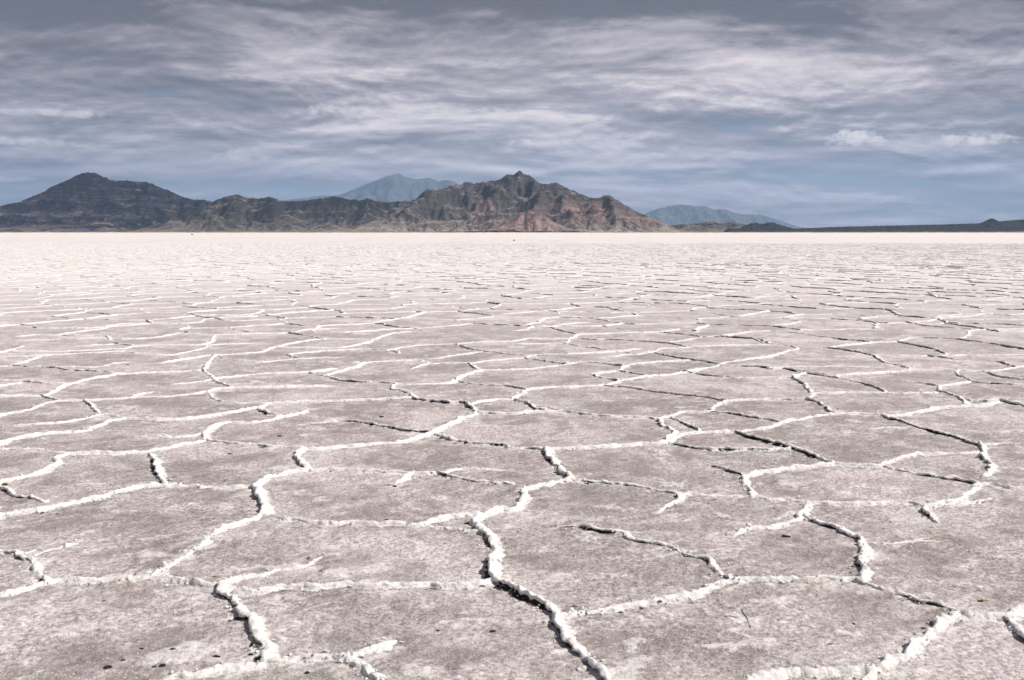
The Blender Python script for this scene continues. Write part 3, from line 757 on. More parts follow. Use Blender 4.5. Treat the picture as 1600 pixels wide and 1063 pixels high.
def ridge(g, wt, ck, seed, K, fade0, fade1):
    n = len(g)
    tg = np.gradient(g, axis=0)
    L = np.linalg.norm(tg, axis=1) + 1e-9
    tg = tg / L[:, None]
    g = g.copy()
    if not fade0:
        g[0] -= tg[0] * 0.012
    if not fade1:
        g[-1] += tg[-1] * 0.012
    nr = np.stack([-tg[:, 1], tg[:, 0]], 1)
    if (nr @ np.array([-0.9, -0.42])).sum() < 0:
        nr = -nr                                            # lip and painted shade go on the side away from the sun
    s = np.concatenate([[0], np.cumsum(L[1:])])
    sel = KSEL[K]
    pn, pc = PN2[sel], PC2[sel]
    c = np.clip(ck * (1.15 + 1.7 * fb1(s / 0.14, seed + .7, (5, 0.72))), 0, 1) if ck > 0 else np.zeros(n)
    c = c * np.clip((nr @ np.array([-0.9, -0.42])) * 1.6, 0.15, 1)  # lip and painted shade grow where the flank faces away from the sun
    env = np.ones(n)
    fl_ = 0.16 * min(1.0, s[-1] / 0.5)
    if fade0:
        env = np.minimum(env, np.clip(s / fl_, 0, 1) ** .8)
    if fade1:
        env = np.minimum(env, np.clip((s[-1] - s) / fl_, 0, 1) ** .8)
    hh = wt * H0 * (1 + 0.22 * c) * (1.08 + 0.42 * fb1(s / 0.34, seed + .31)) * (0.12 + 0.88 * env)
    ww = wt ** 0.8 * W0 * (0.45 + 0.55 * env)
    wl = ww * (1 + 0.60 * fb1(s / 0.20, seed + .53, (4, 0.62)))
    wr = ww * (1 + 0.60 * fb1(s / 0.20, seed + 7.43, (4, 0.62)))
    lat = pn[None, :, 0] * (1 - c[:, None]) + pc[None, :, 0] * c[:, None]
    zz = pn[None, :, 1] * (1 - c[:, None]) + pc[None, :, 1] * c[:, None]
    lx = -np.where(lat < 0, lat * wl[:, None], lat * wr[:, None])
    px = g[:, None, 0] + nr[:, None, 0] * lx
    py = g[:, None, 1] + nr[:, None, 1] * lx
    pz = zz * hh[:, None]
    if K >= 9:
        up = np.clip(zz * 1.5 + .12, 0, 1) * (0.3 + 0.7 * env[:, None])
        dz_ = 0
        wk = max(1.0, wt) ** 0.8
        for sc, am in ((0.075 * wk, .0080 * wk), (0.028 * wk, .0058 * wk), (0.014 * wk, .0026)):
            a_ = perlin(px / sc + seed, py / sc, pz / sc)
            dz_ = dz_ + (np.abs(a_) * 1.6 - 0.45) * am
            ds_ = perlin(px / sc + 50, py / sc + seed, pz / sc) * am * .9
            px = px + nr[:, None, 0] * ds_ * up; py = py + nr[:, None, 1] * ds_ * up
        pz = pz + dz_ * up
    # close both ends with a ring that sinks into the crust
    def capped(arr, a0, a1):
        return np.concatenate([a0[None], arr, a1[None]])
    mx0, mx1, my0, my1 = px[0].mean(), px[-1].mean(), py[0].mean(), py[-1].mean()
    out = 0.5 * ww.mean() + 0.004
    x0_, x1_ = mx0 + (px[0] - mx0) * .6 - tg[0, 0] * out, mx1 + (px[-1] - mx1) * .6 + tg[-1, 0] * out
    y0_, y1_ = my0 + (py[0] - my0) * .6 - tg[0, 1] * out, my1 + (py[-1] - my1) * .6 + tg[-1, 1] * out
    px, py = capped(px, x0_, x1_), capped(py, y0_, y1_)
    pz = capped(pz, np.minimum(pz[0] * .35, 0) - .006, np.minimum(pz[-1] * .35, 0) - .006)
    z1 = np.zeros(1)
    c, env, lat = np.concatenate([z1, c, z1]), np.concatenate([env[:1], env, env[-1:]]), np.concatenate([lat[:1], lat, lat[-1:]])
    n += 2
    v = np.stack([px, py, pz], -1).reshape(-1, 3)
    f = grid_faces(n, K)
    a, b, d_ = v[f[:, 0]], v[f[:, 1]], v[f[:, 3]]
    if (np.cross(b - a, d_ - a)[:, 2]).sum() < 0:
        f = f[:, ::-1]
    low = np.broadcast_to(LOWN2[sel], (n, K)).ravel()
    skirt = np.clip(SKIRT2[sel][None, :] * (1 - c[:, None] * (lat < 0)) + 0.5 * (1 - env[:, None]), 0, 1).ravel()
    crack_shade = (c[:, None] * SHADEC2[sel][None, :]).ravel()
    return v, f, low, crack_shade, skirt


# free ends die out; ends that meet another ridge do not
ekd_pts, ekd_id = [], []
for i, (g, wt, ck) in enumerate(edges):
    if np.linalg.norm(g.mean(0)) > 60:
        continue
    q = resample(g, 0.05)
    ekd_pts.append(q); ekd_id += [i] * len(q)
ekd_pts = np.concatenate(ekd_pts)
ekd = kdtree.KDTree(len(ekd_pts))
for j, p in enumerate(ekd_pts):
    ekd.insert((p[0], p[1], 0), j)
ekd.balance()


def free(pt, i):
    r_ = float(np.linalg.norm(pt))
    if r_ > 58:
        return False
    return not any(ekd_id[h_[1]] != i for h_ in ekd.find_range((pt[0], pt[1], 0), 0.16 + 0.010 * r_))


items = []
for i, (g, wt, ck) in enumerate(edges):
    m_ = g[len(g) // 2]
    r = float(np.linalg.norm(m_))
    K = 31 if r < 5.2 else 16 if r < 9 else 9 if (i < n_traced or r < 20) else 6 if r < 50 else 4
    vis = 0.0
    qx, qy = topix(g[:, 0], g[:, 1])
    on = (qx > 0) & (qx < 1600) & (qy < 1063)
    if on.any():
        vis = float(np.hypot(np.diff(qx), np.diff(qy))[on[1:]].sum()) * wt / max(r, 1)
    items.append((vis, K, i))
rank = sorted(items, key=lambda a: -a[0])
chosen = set(a[2] for a in rank[:300] if a[0] > 0)
acc = []
for vis, K, i in items:
    g, wt, ck = edges[i]
    v, f, lw, shd, sk = ridge(g, wt, ck, (i * 0.737) % 311, K, free(g[0], i), free(g[-1], i))
    if i in chosen:
        mesh('salt_ridge', v, f, M_RIDGE, {'low': lw, 'crack_shade': shd, 'skirt': sk}, flat_o)
    else:
        acc.append((v, f, lw, shd, sk))
off, fs = 0, []
for a_ in acc:
    fs.append(a_[1] + off); off += len(a_[0])
cat_ = lambda k_: np.concatenate([a_[k_] for a_ in acc])
o = mesh('distant_ridges', cat_(0), np.concatenate(fs), M_RIDGE, {'low': cat_(2), 'crack_shade': cat_(3), 'skirt': cat_(4)}, flat_o)
o['kind'] = 'stuff'

# ---- crumbs of salt beside the ridges
ICO_V = []
ph = (1 + 5 ** .5) / 2
for a in (-1, 1):
    for b in (-ph, ph):
        ICO_V += [(0, a, b), (a, b, 0), (b, 0, a)]
ICO_V = np.array(ICO_V) / math.hypot(1, ph)
ICO_F = []
for i in range(12):
    for j in range(i + 1, 12):
        for k_ in range(j + 1, 12):
            p, q, r = ICO_V[i], ICO_V[j], ICO_V[k_]
            if max(np.linalg.norm(p - q), np.linalg.norm(q - r), np.linalg.norm(p - r)) < 1.1:
                ICO_F.append((i, j, k_) if np.dot(np.cross(q - p, r - p), p) > 0 else (i, k_, j))
ICO_F = np.array(ICO_F)


def lump(c, s, jit=0.25):
    a = rng.uniform(0, 6.28)
    q = ICO_V * (1 + rng.uniform(-jit, jit, (12, 1))) * np.array(s)
    ca, sa = math.cos(a), math.sin(a)
    return np.stack([q[:, 0] * ca - q[:, 1] * sa, q[:, 0] * sa + q[:, 1] * ca, q[:, 2]], 1) + np.array(c)


def surf(x, y):
    j = np.abs(rows - y).argmin()
    u = x / (0.575 * rows[j] + 0.9)
    i = int(np.clip((u + 1) / 2 * (NCOL - 1), 0, NCOL - 1))
    return float(Z[j, i])


vs, fs, off = [], [], 0
for i in range(n_traced):
    g, wt, ck = edges[i]
    for q in g[rng.random(len(g)) < 0.30]:
        r = float(np.linalg.norm(q))
        if r > 16:
            continue
        s = rng.uniform(.002, .0075) * (1.0 if r < 8 else 1.3)
        p = q + rng.normal(0, 0.030, 2)
        vs.append(lump((p[0], p[1], surf(p[0], p[1]) + s * .3 + 0.020 * wt * math.exp(-((p - q) ** 2).sum() / .0005)), (s, s * .85, s * .65)))
        fs.append(ICO_F + off); off += 12
        if r < 8 and rng.random() < 0.35:                   # broken flakes of crust, lying tilted
            u_ = rng.uniform(.006, .015)
            p = q + rng.normal(0, 0.030, 2)
            lf = lump((0, 0, 0), (u_, u_ * .7, u_ * .16), .3)
            lf[:, 2] += lf[:, 0] * rng.uniform(-.6, .6) + lf[:, 1] * rng.uniform(-.6, .6)
            vs.append(lf + np.array([p[0], p[1], surf(p[0], p[1]) + .004 + 0.018 * wt * math.exp(-((p - q) ** 2).sum() / .0004)]))
            fs.append(ICO_F + off); off += 12
mesh('salt_crumbs', np.concatenate(vs), np.concatenate(fs), M_RIDGE, None, flat_o)['kind'] = 'stuff'

# ------------------------------------------------------------------ mountains
def rock_material(name, dark, mid, scree, strata=0.0, accent=(0.3, 0.2, 0.18), cell=14.0, relief=1.0):
    m, q, b = new_mat(name, 0.95, 0.1)
    ge = q.n('ShaderNodeNewGeometry')
    p = ge.outputs['Position']
    px, py, pz = q.sep(p)
    nz = q.sep(ge.outputs['True Normal'])[2]
    s1 = 1.0 / (cell * 22)
    n1 = q.noise(p, s1, 6, 0.6, 0.4)
    n2 = q.noise(p, s1 * 5, 6, 0.65, 0.3)
    n3 = q.noise(p, s1 * 22, 4, 0.65)
    steep = q.ss(q.m('ADD', nz, q.m('MULTIPLY', q.m('SUBTRACT', n2, 0.5), 0.35)), 0.90, 0.70)
    col = q.mix(q.ss(n1, 0.38, 0.62), mid, scree)
    col = q.mix(q.m('MULTIPLY', steep, 0.85), col, dark)
    col = q.mix(q.m('MULTIPLY', q.attr('pink'), q.ss(n2, 0.33, 0.58)), col, accent)
    col = q.mix(q.m('MULTIPLY', q.attr('crag'), q.ss(n2, 0.40, 0.56)), col, dark)
    col = q.mix(q.m('MULTIPLY', q.attr('fan'), 0.85), col, scree)
    if strata:
        zz = q.m('ADD', pz, q.m('ADD', q.m('MULTIPLY', n1, cell * 9), q.m('MULTIPLY', px, 0.03)))
        bd = q.noise(q.comb(0.0, 0.0, q.m('MULTIPLY', zz, 1.0)), 0.030, 3, 0.7)
        f = q.ss(bd, 0.40, 0.60, 1 - strata, 1 + strata)
        col = q.mix(1.0, col, q.comb(f, f, f), 'MULTIPLY')
    g = q.ss(n3, 0.30, 0.70, 0.76, 1.24)
    col = q.mix(1.0, col, q.comb(g, g, g), 'MULTIPLY')
    q.put(b.inputs['Base Color'], col)
    bump(q, b, q.m('ADD', n2, q.m('MULTIPLY', n3, 0.5)), cell * 2.2 * relief, 0.9)
    return m


def crest3(px, depth):
    a = np.array(px, float)
    r = ray(a[:, 0], a[:, 1])
    dpt = np.interp(np.linspace(0, 1, len(a)), np.linspace(0, 1, len(depth)), depth)
    t_ = dpt / r[:, 1]
    p = r * t_[:, None]
    p[:, 2] += CAMZ
    # dense
    L = np.concatenate([[0], np.cumsum(np.linalg.norm(np.diff(p, axis=0), axis=1))])
    s = np.linspace(0, L[-1], max(8, int(L[-1] / 40)))
    return np.stack([np.interp(s, L, p[:, k_]) for k_ in range(3)], 1)


def erode(h, cell, n, kf, talus):
    ny, nx = h.shape
    idx = np.arange(ny * nx).reshape(ny, nx)
    for it in range(n):
        best = np.zeros_like(h); rec = idx.copy()
        for dy_ in (-1, 0, 1):
            for dx_ in (-1, 0, 1):
                if dx_ == 0 and dy_ == 0:
                    continue
                sh = np.roll(h, (-dy_, -dx_), (0, 1)); si = np.roll(idx, (-dy_, -dx_), (0, 1))
                sl = (h - sh) / (cell * math.hypot(dx_, dy_))
                up = sl > best
                best[up] = sl[up]; rec[up] = si[up]
        best[0] = best[-1] = 0; best[:, 0] = best[:, -1] = 0
        fr = rec.ravel()
        A = np.ones(ny * nx)
        selfm = fr == np.arange(ny * nx)
        for _ in range(60):
            add = np.bincount(fr[~selfm], weights=A[~selfm], minlength=ny * nx)
            A2 = 1 + add
            if np.abs(A2 - A).max() < 1:
                A = A2
                break
            A = A2
        er = kf * np.sqrt(A.reshape(ny, nx)) * best * cell
        drop = best * cell * 0.6
        h = h - np.minimum(er, drop)
        # talus: slopes steeper than the limit shed to their neighbours
        for dy_, dx_ in ((0, 1), (1, 0), (0, -1), (-1, 0)):
            sh = np.roll(h, (-dy_, -dx_), (0, 1))
            ex = np.clip((h - sh) - talus * cell, 0, None) * 0.18
            h = h - ex
            h = h + np.roll(ex, (dy_, dx_), (0, 1))
    return h


def terrain(name, label, crests, sil, bbox, cell, mat, noise=1.0, seed=0.0, kslope=2.5, power=1.45, steps=22, kf=0.05, talus=0.75,
            pink=None, crag=1.0, fan=0.0, silfix=True):
    x0, x1, y0, y1 = bbox
    xs = np.arange(x0, x1, cell); ys = np.arange(y0, y1, cell)
    X, Y = np.meshgrid(xs, ys)
    wx = X + 42 * noise * fbm(X / 400 + seed, Y / 400, 3); wy = Y + 160 * noise * fbm(X / 600 + 9 + seed, Y / 600 + 5, 3)
    h = np.full(X.shape, -6.0)
    for P_, kk in crests:
        for i in range(len(P_)):
            z = P_[i, 2]
            if z < 3:
                continue
            d_ = np.hypot(wx - P_[i, 0], wy - P_[i, 1])
            t_ = np.clip(1 - d_ / (z * kslope * kk + cell), 0, 1)
            np.maximum(h, z * t_ ** power - (t_ <= 0) * 6, out=h)
    env = np.clip(h / max(1, h.max()), 0, 1)
    rid = 1 - np.abs(fbm(X / (cell * 34) + seed, Y / (cell * 34), 5, 0.55)) * 1.8
    h = h + h.max() * 0.13 * noise * (rid - 0.45) * np.clip(env * 3, 0, 1) + cell * 0.35 * fbm(X / (cell * 4) + seed, Y / (cell * 4), 2) * np.clip(env * 4, 0, 1)
    h = h + np.clip(env * 3 - 0.3, 0, 1) * cell * 1.6 * noise * (1 - 2.2 * np.abs(fbm(X / (cell * 9) + 3 * seed, Y / (cell * 9), 4, 0.6)))
    h = erode(h, cell, steps, kf, talus)
    if fan:
        fz = fan * np.clip(1 - (np.abs(Y - (y0 + y1) / 2) / ((y1 - y0) / 2)) ** 2, 0, 1)
        fx_ = np.clip(np.minimum(X - x0, x1 - X) / (12 * cell), 0, 1)
        h = np.maximum(h, fz * fx_ * (1 + 0.25 * fbm(X / 500, Y / 500, 3)) - 2)
    if silfix:                                              # bring the skyline back to its surveyed height
        sil = np.array(sil, float)
        for _ in range(4):
            qx, qy = topix(X, Y, h)
            bins = np.arange(sil[0, 0] - 20, sil[-1, 0] + 20, 2.0)
            bi = np.clip(((qx - bins[0]) / 2).astype(int), 0, len(bins) - 1)
            top = np.full(len(bins), 9e9)
            np.minimum.at(top, bi.ravel(), qy.ravel())
            tgt = np.interp(bins + 1.0, sil[:, 0], sil[:, 1])
            ok = (top < HOR - 1) & (tgt < HOR - 1.5)
            rat = np.ones(len(bins))
            rat[ok] = np.clip((HOR - tgt[ok]) / (HOR - top[ok]), 0.6, 1.5)
            rat = np.convolve(np.pad(rat, 3, 'edge'), [.08, .14, .18, .2, .18, .14, .08], 'valid')
            f = np.interp(qx, bins + 1.0, rat)
            h = np.where(h > 0, h * f, h)
    gy, gx = np.gradient(h, cell)
    v = np.stack([X.ravel(), Y.ravel(), h.ravel()], 1)
    f = grid_faces(len(ys), len(xs))
    keep = h.ravel()[f].max(1) > -1.5
    f = f[keep]
    u, inv = np.unique(f, return_inverse=True)
    pk = np.zeros(X.size) if pink is None else pink(X, Y, h).ravel()
    slope = np.hypot(gx, gy)
    lap = h - (np.roll(h, 2, 0) + np.roll(h, -2, 0) + np.roll(h, 2, 1) + np.roll(h, -2, 1)) / 4
    hr = h / max(1, h.max())
    cg = np.clip((slope - 0.52) * 2.0 + lap / cell * 1.5 + 1.3 * fbm(X / (cell * 12), Y / (cell * 7) + seed, 4, 0.6) + (hr - 0.68) * 1.2, 0, 1) * crag * np.clip(hr * 2.4 - 0.55, 0, 1)
    fn = np.clip(1 - slope / 0.22, 0, 1)
    o = mesh(name, v[u], inv.reshape(f.shape), mat, {'pink': pk[u], 'crag': cg.ravel()[u], 'fan': fn.ravel()[u]})
    tag(o, label, 'mountain' if 'mountain' in name or 'peak' in name else 'hill', kind='structure')
    return o


def bell(pxx, pyy, depth, sx_, sy_, sz_):
    r = ray([pxx], [pyy])[0]
    c = r * (depth / r[1])
    return lambda X, Y, h: np.exp(-((X - c[0]) / sx_) ** 2 - ((Y - c[1]) / sy_) ** 2 - ((h - c[2] - CAMZ) / sz_) ** 2)


M_MASSIF = rock_material('massif_rock', (0.056, 0.049, 0.050), (0.255, 0.212, 0.190), (0.350, 0.300, 0.262), 0.25, (0.44, 0.275, 0.245), 14)
M_WEST = rock_material('shaded_limestone_rock', (0.012, 0.010, 0.024), (0.046, 0.039, 0.062), (0.150, 0.128, 0.122), 0.70, cell=20)  # dark limestone, with cloud shadow also put into its colours
M_HILL = rock_material('hill_rock', (0.022, 0.020, 0.023), (0.120, 0.102, 0.094), (0.250, 0.215, 0.182), 0.15, cell=18)
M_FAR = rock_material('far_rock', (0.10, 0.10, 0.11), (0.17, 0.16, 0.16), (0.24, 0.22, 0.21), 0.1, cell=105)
M_DARK = rock_material('dark_scrub', (0.016, 0.016, 0.020), (0.030, 0.028, 0.031), (0.045, 0.040, 0.038), 0.1, cell=18)

sil_c = [(549, 357), (580, 347), (610, 336), (640, 318), (650, 312), (657, 304), (667, 296), (684, 297), (695, 294), (710, 289), (725, 287), (729, 283), (740, 287), (759, 284), (777, 282),
         (792, 274), (800, 272), (806, 273), (813, 268), (821, 272.5), (830, 277), (845, 287), (856, 287.5), (869, 285), (879, 290.5), (897, 299), (920, 308),
         (935, 310), (950, 304), (957, 308), (972, 317.5), (995, 331), (1017, 340), (1044, 351), (1062, 362)]
K1 = 1.0
mass = [(crest3(sil_c[:4] + sil_c[4:23], [8500, 9300, 9700, 9900, 9900, 9800]), 0.9),
        (crest3(sil_c[22:], [9700, 9300, 9000, 8900, 8700]), 0.9),
        (crest3([(869, 285), (860, 297), (845, 312), (828, 327), (805, 348)], [9300, 9000, 8400]), .62),
        (crest3([(869, 287), (885, 310), (893, 330), (902, 352)], [9300, 8800, 8250]), .62),
        (crest3([(950, 305), (957, 325), (968, 348)], [9000, 8400]), .7),
        (crest3([(920, 309), (930, 330), (938, 350)], [9200, 8400]), .7),
        (crest3([(770, 361), (795, 342), (822, 327), (845, 335), (870, 347), (900, 361)], [8150, 8050, 8150]), .8),
        (crest3([(667, 297), (662, 309), (652, 320)], [9500, 9250]), .75),
        (crest3([(729, 284), (732, 300), (728, 315)], [9850, 9450]), .5),
        (crest3([(800, 273), (793, 292), (790, 304)], [9900, 9550]), .6)]
pk1, pk2, pk3, pk4 = bell(822, 345, 8150, 330, 420, 130), bell(905, 325, 8800, 260, 420, 90), bell(755, 322, 9200, 130, 300, 60), bell(980, 345, 8700, 420, 400, 70)
terrain('mountain', 'brown craggy mountain with twin summit and pinkish lower slopes, centre of the skyline', mass, sil_c, (-1750, 2050, 7500, 11200), 14, M_MASSIF,
        noise=1.0, seed=2.0, kslope=3.5, power=2.0, steps=24, kf=0.055, pink=lambda X, Y, h: np.clip(pk1(X, Y, h) * 1.1 + pk2(X, Y, h) * .8 + pk3(X, Y, h) * .9 + pk4(X, Y, h) * .55, 0, 1), crag=1.0, fan=14)

sil_w = [(-330, 352), (-220, 345), (-120, 338), (-60, 329), (0, 322.6), (13, 319), (30, 316), (51, 307), (67, 300.6), (81, 292), (101, 284), (118, 275), (131, 270), (148, 270), (158, 275), (175, 282), (202, 283),
         (216, 284.4), (233, 285.4), (243, 290), (263, 298), (283, 306.7), (300, 312.4), (317, 312.4), (334, 316), (360, 330), (400, 350)]
west = [(crest3(sil_w, [11800, 11500, 11500, 11500, 11300]), 1.0),
        (crest3([(140, 271), (122, 310), (95, 347)], [11500, 10200]), .75), (crest3([(205, 284), (218, 315), (240, 347)], [11500, 10200]), .75),
        (crest3([(50, 308), (28, 337)], [11500, 10600]), .8), (crest3([(263, 299), (295, 326), (325, 348)], [11400, 10200]), .8),
        (crest3([(165, 278), (172, 315), (165, 348)], [11500, 10300]), .7), (crest3([(85, 292), (72, 330)], [11500, 10500]), .8)]
terrain('mountain', 'dark blue-grey banded mountain with a flat knob summit at the far left', west, sil_w, (-9000, -2300, 9300, 13500), 21, M_WEST, noise=.9, seed=7.0, kslope=3.3, power=1.65,
        steps=22, kf=0.045, crag=.8, fan=18)

sil_m = [(290, 345), (310, 328), (337, 313.4), (351, 308), (371, 304), (381, 308), (391, 309), (405, 310.7), (422, 307.4), (435, 312.4), (442, 314.8), (472, 314), (500, 310.7), (523, 307),
         (545, 312), (564, 314), (575, 310), (586, 314.5), (605, 317), (627, 314.5), (650, 313), (690, 325), (740, 345)]
midh = [(crest3(sil_m, [10900, 10700, 10700, 10600]), 1.1),
        (crest3([(371, 305), (362, 332), (350, 350)], [10700, 9600]), .9), (crest3([(422, 308), (430, 325)], [10700, 10200]), .9),
        (crest3([(523, 308), (512, 335), (520, 350)], [10700, 9700]), .9), (crest3([(575, 311), (572, 340)], [10700, 9700]), .9),
        (crest3([(322, 345), (332, 335), (338, 332), (348, 342)], [9500, 9500]), .8), (crest3([(385, 350), (400, 342), (418, 350)], [9200, 9200]), .8), (crest3([(435, 352), (447, 346), (458, 352)], [9100, 9100]), .8),
        (crest3([(150, 355), (170, 348), (188, 355)], [9800, 9800]), .8), (crest3([(108, 356), (125, 350), (135, 356)], [9700, 9700]), .8)]
terrain('hill', 'low brown hills with scree aprons between the dark left mountain and the central one', midh, sil_m, (-4600, 200, 8300, 12300), 19, M_HILL, noise=.8, seed=11.0, kslope=3.6, power=2.0,
        steps=20, kf=0.045, crag=1.1, fan=22)

sil_f = [(400, 335), (430, 316), (455, 312), (479, 309), (500, 306), (528, 306), (556, 295), (582, 284), (605, 276), (624, 272.5), (635, 277), (650, 281), (669, 279), (684, 284), (702, 282), (710, 286), (740, 296), (800, 318), (860, 345)]
farp = [(crest3(sil_f, [65000, 64000, 64000, 65000]), .9), (crest3([(624, 273), (612, 295), (600, 318)], [64000, 59500]), .7), (crest3([(669, 280), (672, 300), (660, 320)], [64000, 60000]), .7),
        (crest3([(582, 285), (570, 310)], [64000, 60500]), .7), (crest3([(700, 283), (712, 305)], [64000, 60500]), .7)]
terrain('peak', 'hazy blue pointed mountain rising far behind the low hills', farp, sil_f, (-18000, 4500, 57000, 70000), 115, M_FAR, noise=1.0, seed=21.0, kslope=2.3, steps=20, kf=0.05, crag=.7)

sil_r = [(960, 352), (985, 345), (1011, 333), (1026, 327), (1041, 323), (1067, 320), (1086, 323), (1101, 322), (1116, 327.5), (1131, 327), (1150, 333), (1165, 335), (1191, 336), (1210, 342), (1232, 349), (1247, 354), (1290, 361)]
farr = [(crest3(sil_r, [59000, 58000, 58000, 60000]), .9), (crest3([(1041, 324), (1030, 345)], [58000, 55500]), .8), (crest3([(1086, 324), (1098, 346)], [58000, 55500]), .8), (crest3([(1131, 328), (1150, 349)], [58000, 55500]), .8)]
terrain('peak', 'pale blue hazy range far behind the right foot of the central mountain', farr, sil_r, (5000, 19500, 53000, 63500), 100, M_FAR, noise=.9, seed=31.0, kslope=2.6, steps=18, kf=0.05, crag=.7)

sil_a = [(1035, 358), (1049, 352), (1086, 349), (1112, 346), (1127, 349), (1146, 346), (1161, 350), (1180, 356)]
terrain('foothill', 'low brown hill with two soft crests right of the central mountain', [(crest3(sil_a, [11500, 11500]), 2.2)], sil_a, (1450, 3300, 10700, 12300), 17, M_DARK if False else M_HILL,
        noise=.7, seed=41.0, kslope=2.6, power=1.2, steps=10, kf=0.03, crag=1.2, fan=22)
sil_b = [(1155, 357), (1170, 350), (1180, 348), (1191, 350), (1206, 347), (1221, 352), (1240, 357), (1252, 361)]
terrain('foothill', 'small black rocky hill in front of the pale blue range', [(crest3(sil_b, [10300, 10300]), 1.6)], sil_b, (2200, 3150, 9900, 10800), 11, M_DARK, noise=.8, seed=45.0, kslope=2.4, power=1.1,
        steps=10, kf=0.03, crag=1.2)
sil_d = [(1190, 361), (1240, 357.5), (1300, 355), (1375, 353), (1487, 350.5), (1532, 349), (1541, 345), (1549, 341), (1555, 343), (1562, 346), (1585, 344), (1600, 343), (1680, 341), (1760, 346), (1900, 356)]
terrain('foothill', 'long black rise with a small cone shaped knob at the right edge', [(crest3(sil_d[:6] + sil_d[9:], [9600, 9500]), 4.5), (crest3(sil_d[5:10], [9300, 9300]), 1.3)], sil_d, (2100, 7500, 8600, 10700), 17,
        M_DARK, noise=.45, seed=51.0, kslope=2.2, power=1.15, steps=8, kf=0.02, crag=.6, fan=0)


# ---- the desert beyond the salt and the strip of dry grass along its shore
m_des, q, b = new_mat('desert_scrub', 0.95, 0.1)
p = q.n('ShaderNodeNewGeometry').outputs['Position']
q.put(b.inputs['Base Color'], q.mix(q.ss(q.noise(p, 0.004, 6, 0.65), 0.35, 0.65), (0.075, 0.062, 0.058), (0.125, 0.105, 0.092)))
rr = np.array([FAR_SHORE + 120, 7200, 7800, 12000, 30000, 76000]); th = np.linspace(-1.1, 1.1, 160)
wob = 90 * fbm(th[None, :] * 9 + 0 * rr[:, None], 0 * th[None, :] + 0.3 + 0 * rr[:, None], 3) * (rr[:, None] < 7000)
dxs = np.sin(th)[None, :] * (rr[:, None] + wob); dys = np.cos(th)[None, :] * (rr[:, None] + wob)
dzs = np.broadcast_to(np.array([0.1, 2.5, 7.5, 8.0, 8.0, 8.0])[:, None], dxs.shape)
tag(mesh('desert_floor', np.stack([dxs.ravel(), dys.ravel(), dzs.ravel()], 1), grid_faces(len(rr), len(th)), m_des),
    'dark brown desert plain between the salt and the mountains', 'desert', kind='structure')
m_gr, q, b = new_mat('dry_grass', 0.95, 0.1)
p = q.n('ShaderNodeNewGeometry').outputs['Position']
q.put(b.inputs['Base Color'], q.mix(q.ss(q.noise(p, 0.02, 5, 0.65), 0.40, 0.62), (0.42, 0.34, 0.25), (0.60, 0.54, 0.46)))
th = np.linspace(-0.75, 0.75, 900)
prof_r = np.array([0, 18, 45, 75, 110]); prof_z = np.array([-0.2, 3.0, 5.2, 4.2, -0.3])
jit = 1 + 0.35 * fbm(th * 240, th * 0 + .2, 3)
gr_r = 6480 + 60 * fbm(th * 9, th * 0 + 0.3, 3)
gxs = np.sin(th)[None, :] * (gr_r[None, :] + prof_r[:, None]); gys = np.cos(th)[None, :] * (gr_r[None, :] + prof_r[:, None])
gzs = prof_z[:, None] * jit[None, :]
tag(mesh('dry_grass', np.stack([gxs.ravel(), gys.ravel(), gzs.ravel()], 1), grid_faces(5, 900), m_gr),
    'thin tan strip of dry grass along the far shore of the salt', 'grass', kind='stuff')

# ------------------------------------------------------------------ pebbles, flakes and twigs lying on the salt
def stone_mat(name, col, col2):
    m, q, b = new_mat(name, 0.8, 0.3)
    p = q.n('ShaderNodeNewGeometry').outputs['Position']
    n_ = q.noise(p, 180, 4, 0.65)
    q.put(b.inputs['Base Color'], q.mix(q.ss(n_, 0.4, 0.62), col, col2))
    bump(q, b, n_, 0.002, 0.8)
    return m


M_BLACK = stone_mat('black_stone', (0.018, 0.015, 0.014), (0.05, 0.042, 0.038))
M_BROWN = stone_mat('brown_stone', (0.06, 0.030, 0.016), (0.15, 0.085, 0.045))
M_TAN = stone_mat('tan_stone', (0.36, 0.24, 0.13), (0.55, 0.42, 0.28))


def ico2():
    v = list(map(tuple, ICO_V)); f = []
    mid_ = {}
    def mp(a, b_):
        k_ = (min(a, b_), max(a, b_))
        if k_ not in mid_:
            c = (np.array(v[a]) + np.array(v[b_])); c /= np.linalg.norm(c)
            v.append(tuple(c)); mid_[k_] = len(v) - 1
        return mid_[k_]
    for a, b_, c in ICO_F:
        x, y, z = mp(a, b_), mp(b_, c), mp(c, a)
        f += [(a, x, z), (x, b_, y), (z, y, c), (x, y, z)]
    return np.array(v), np.array(f)


I2V, I2F = ico2()


def pebble(px, py, wpx, label, mat, flat_=.55, lng=.7, name='pebble', rot=0.0, lift=0.0):
    g = ground([(px, py)])[0]
    r = float(np.linalg.norm(g))
    a = wpx / FPX * math.hypot(r, CAMZ) / 2
    s = rng.uniform(0, 50)
    v = I2V * (1 + 0.62 * fbm(I2V[:, 0] * 1.3 + s, I2V[:, 1] * 1.3, 2, .5, I2V[:, 2] * 1.3 + s)[:, None])
    v = v * np.array([a, a * lng, a * flat_])
    z = (surf(g[0], g[1]) if r < 44 else 0.0) + a * flat_ * 0.55 + lift
    o = mesh(name, v, I2F, mat, smooth=False)
    o.location = (g[0], g[1], z)
    o.rotation_euler = (0, 0, rot)
    tag(o, label, 'pebble', 'pebbles lying on the salt')
    return o


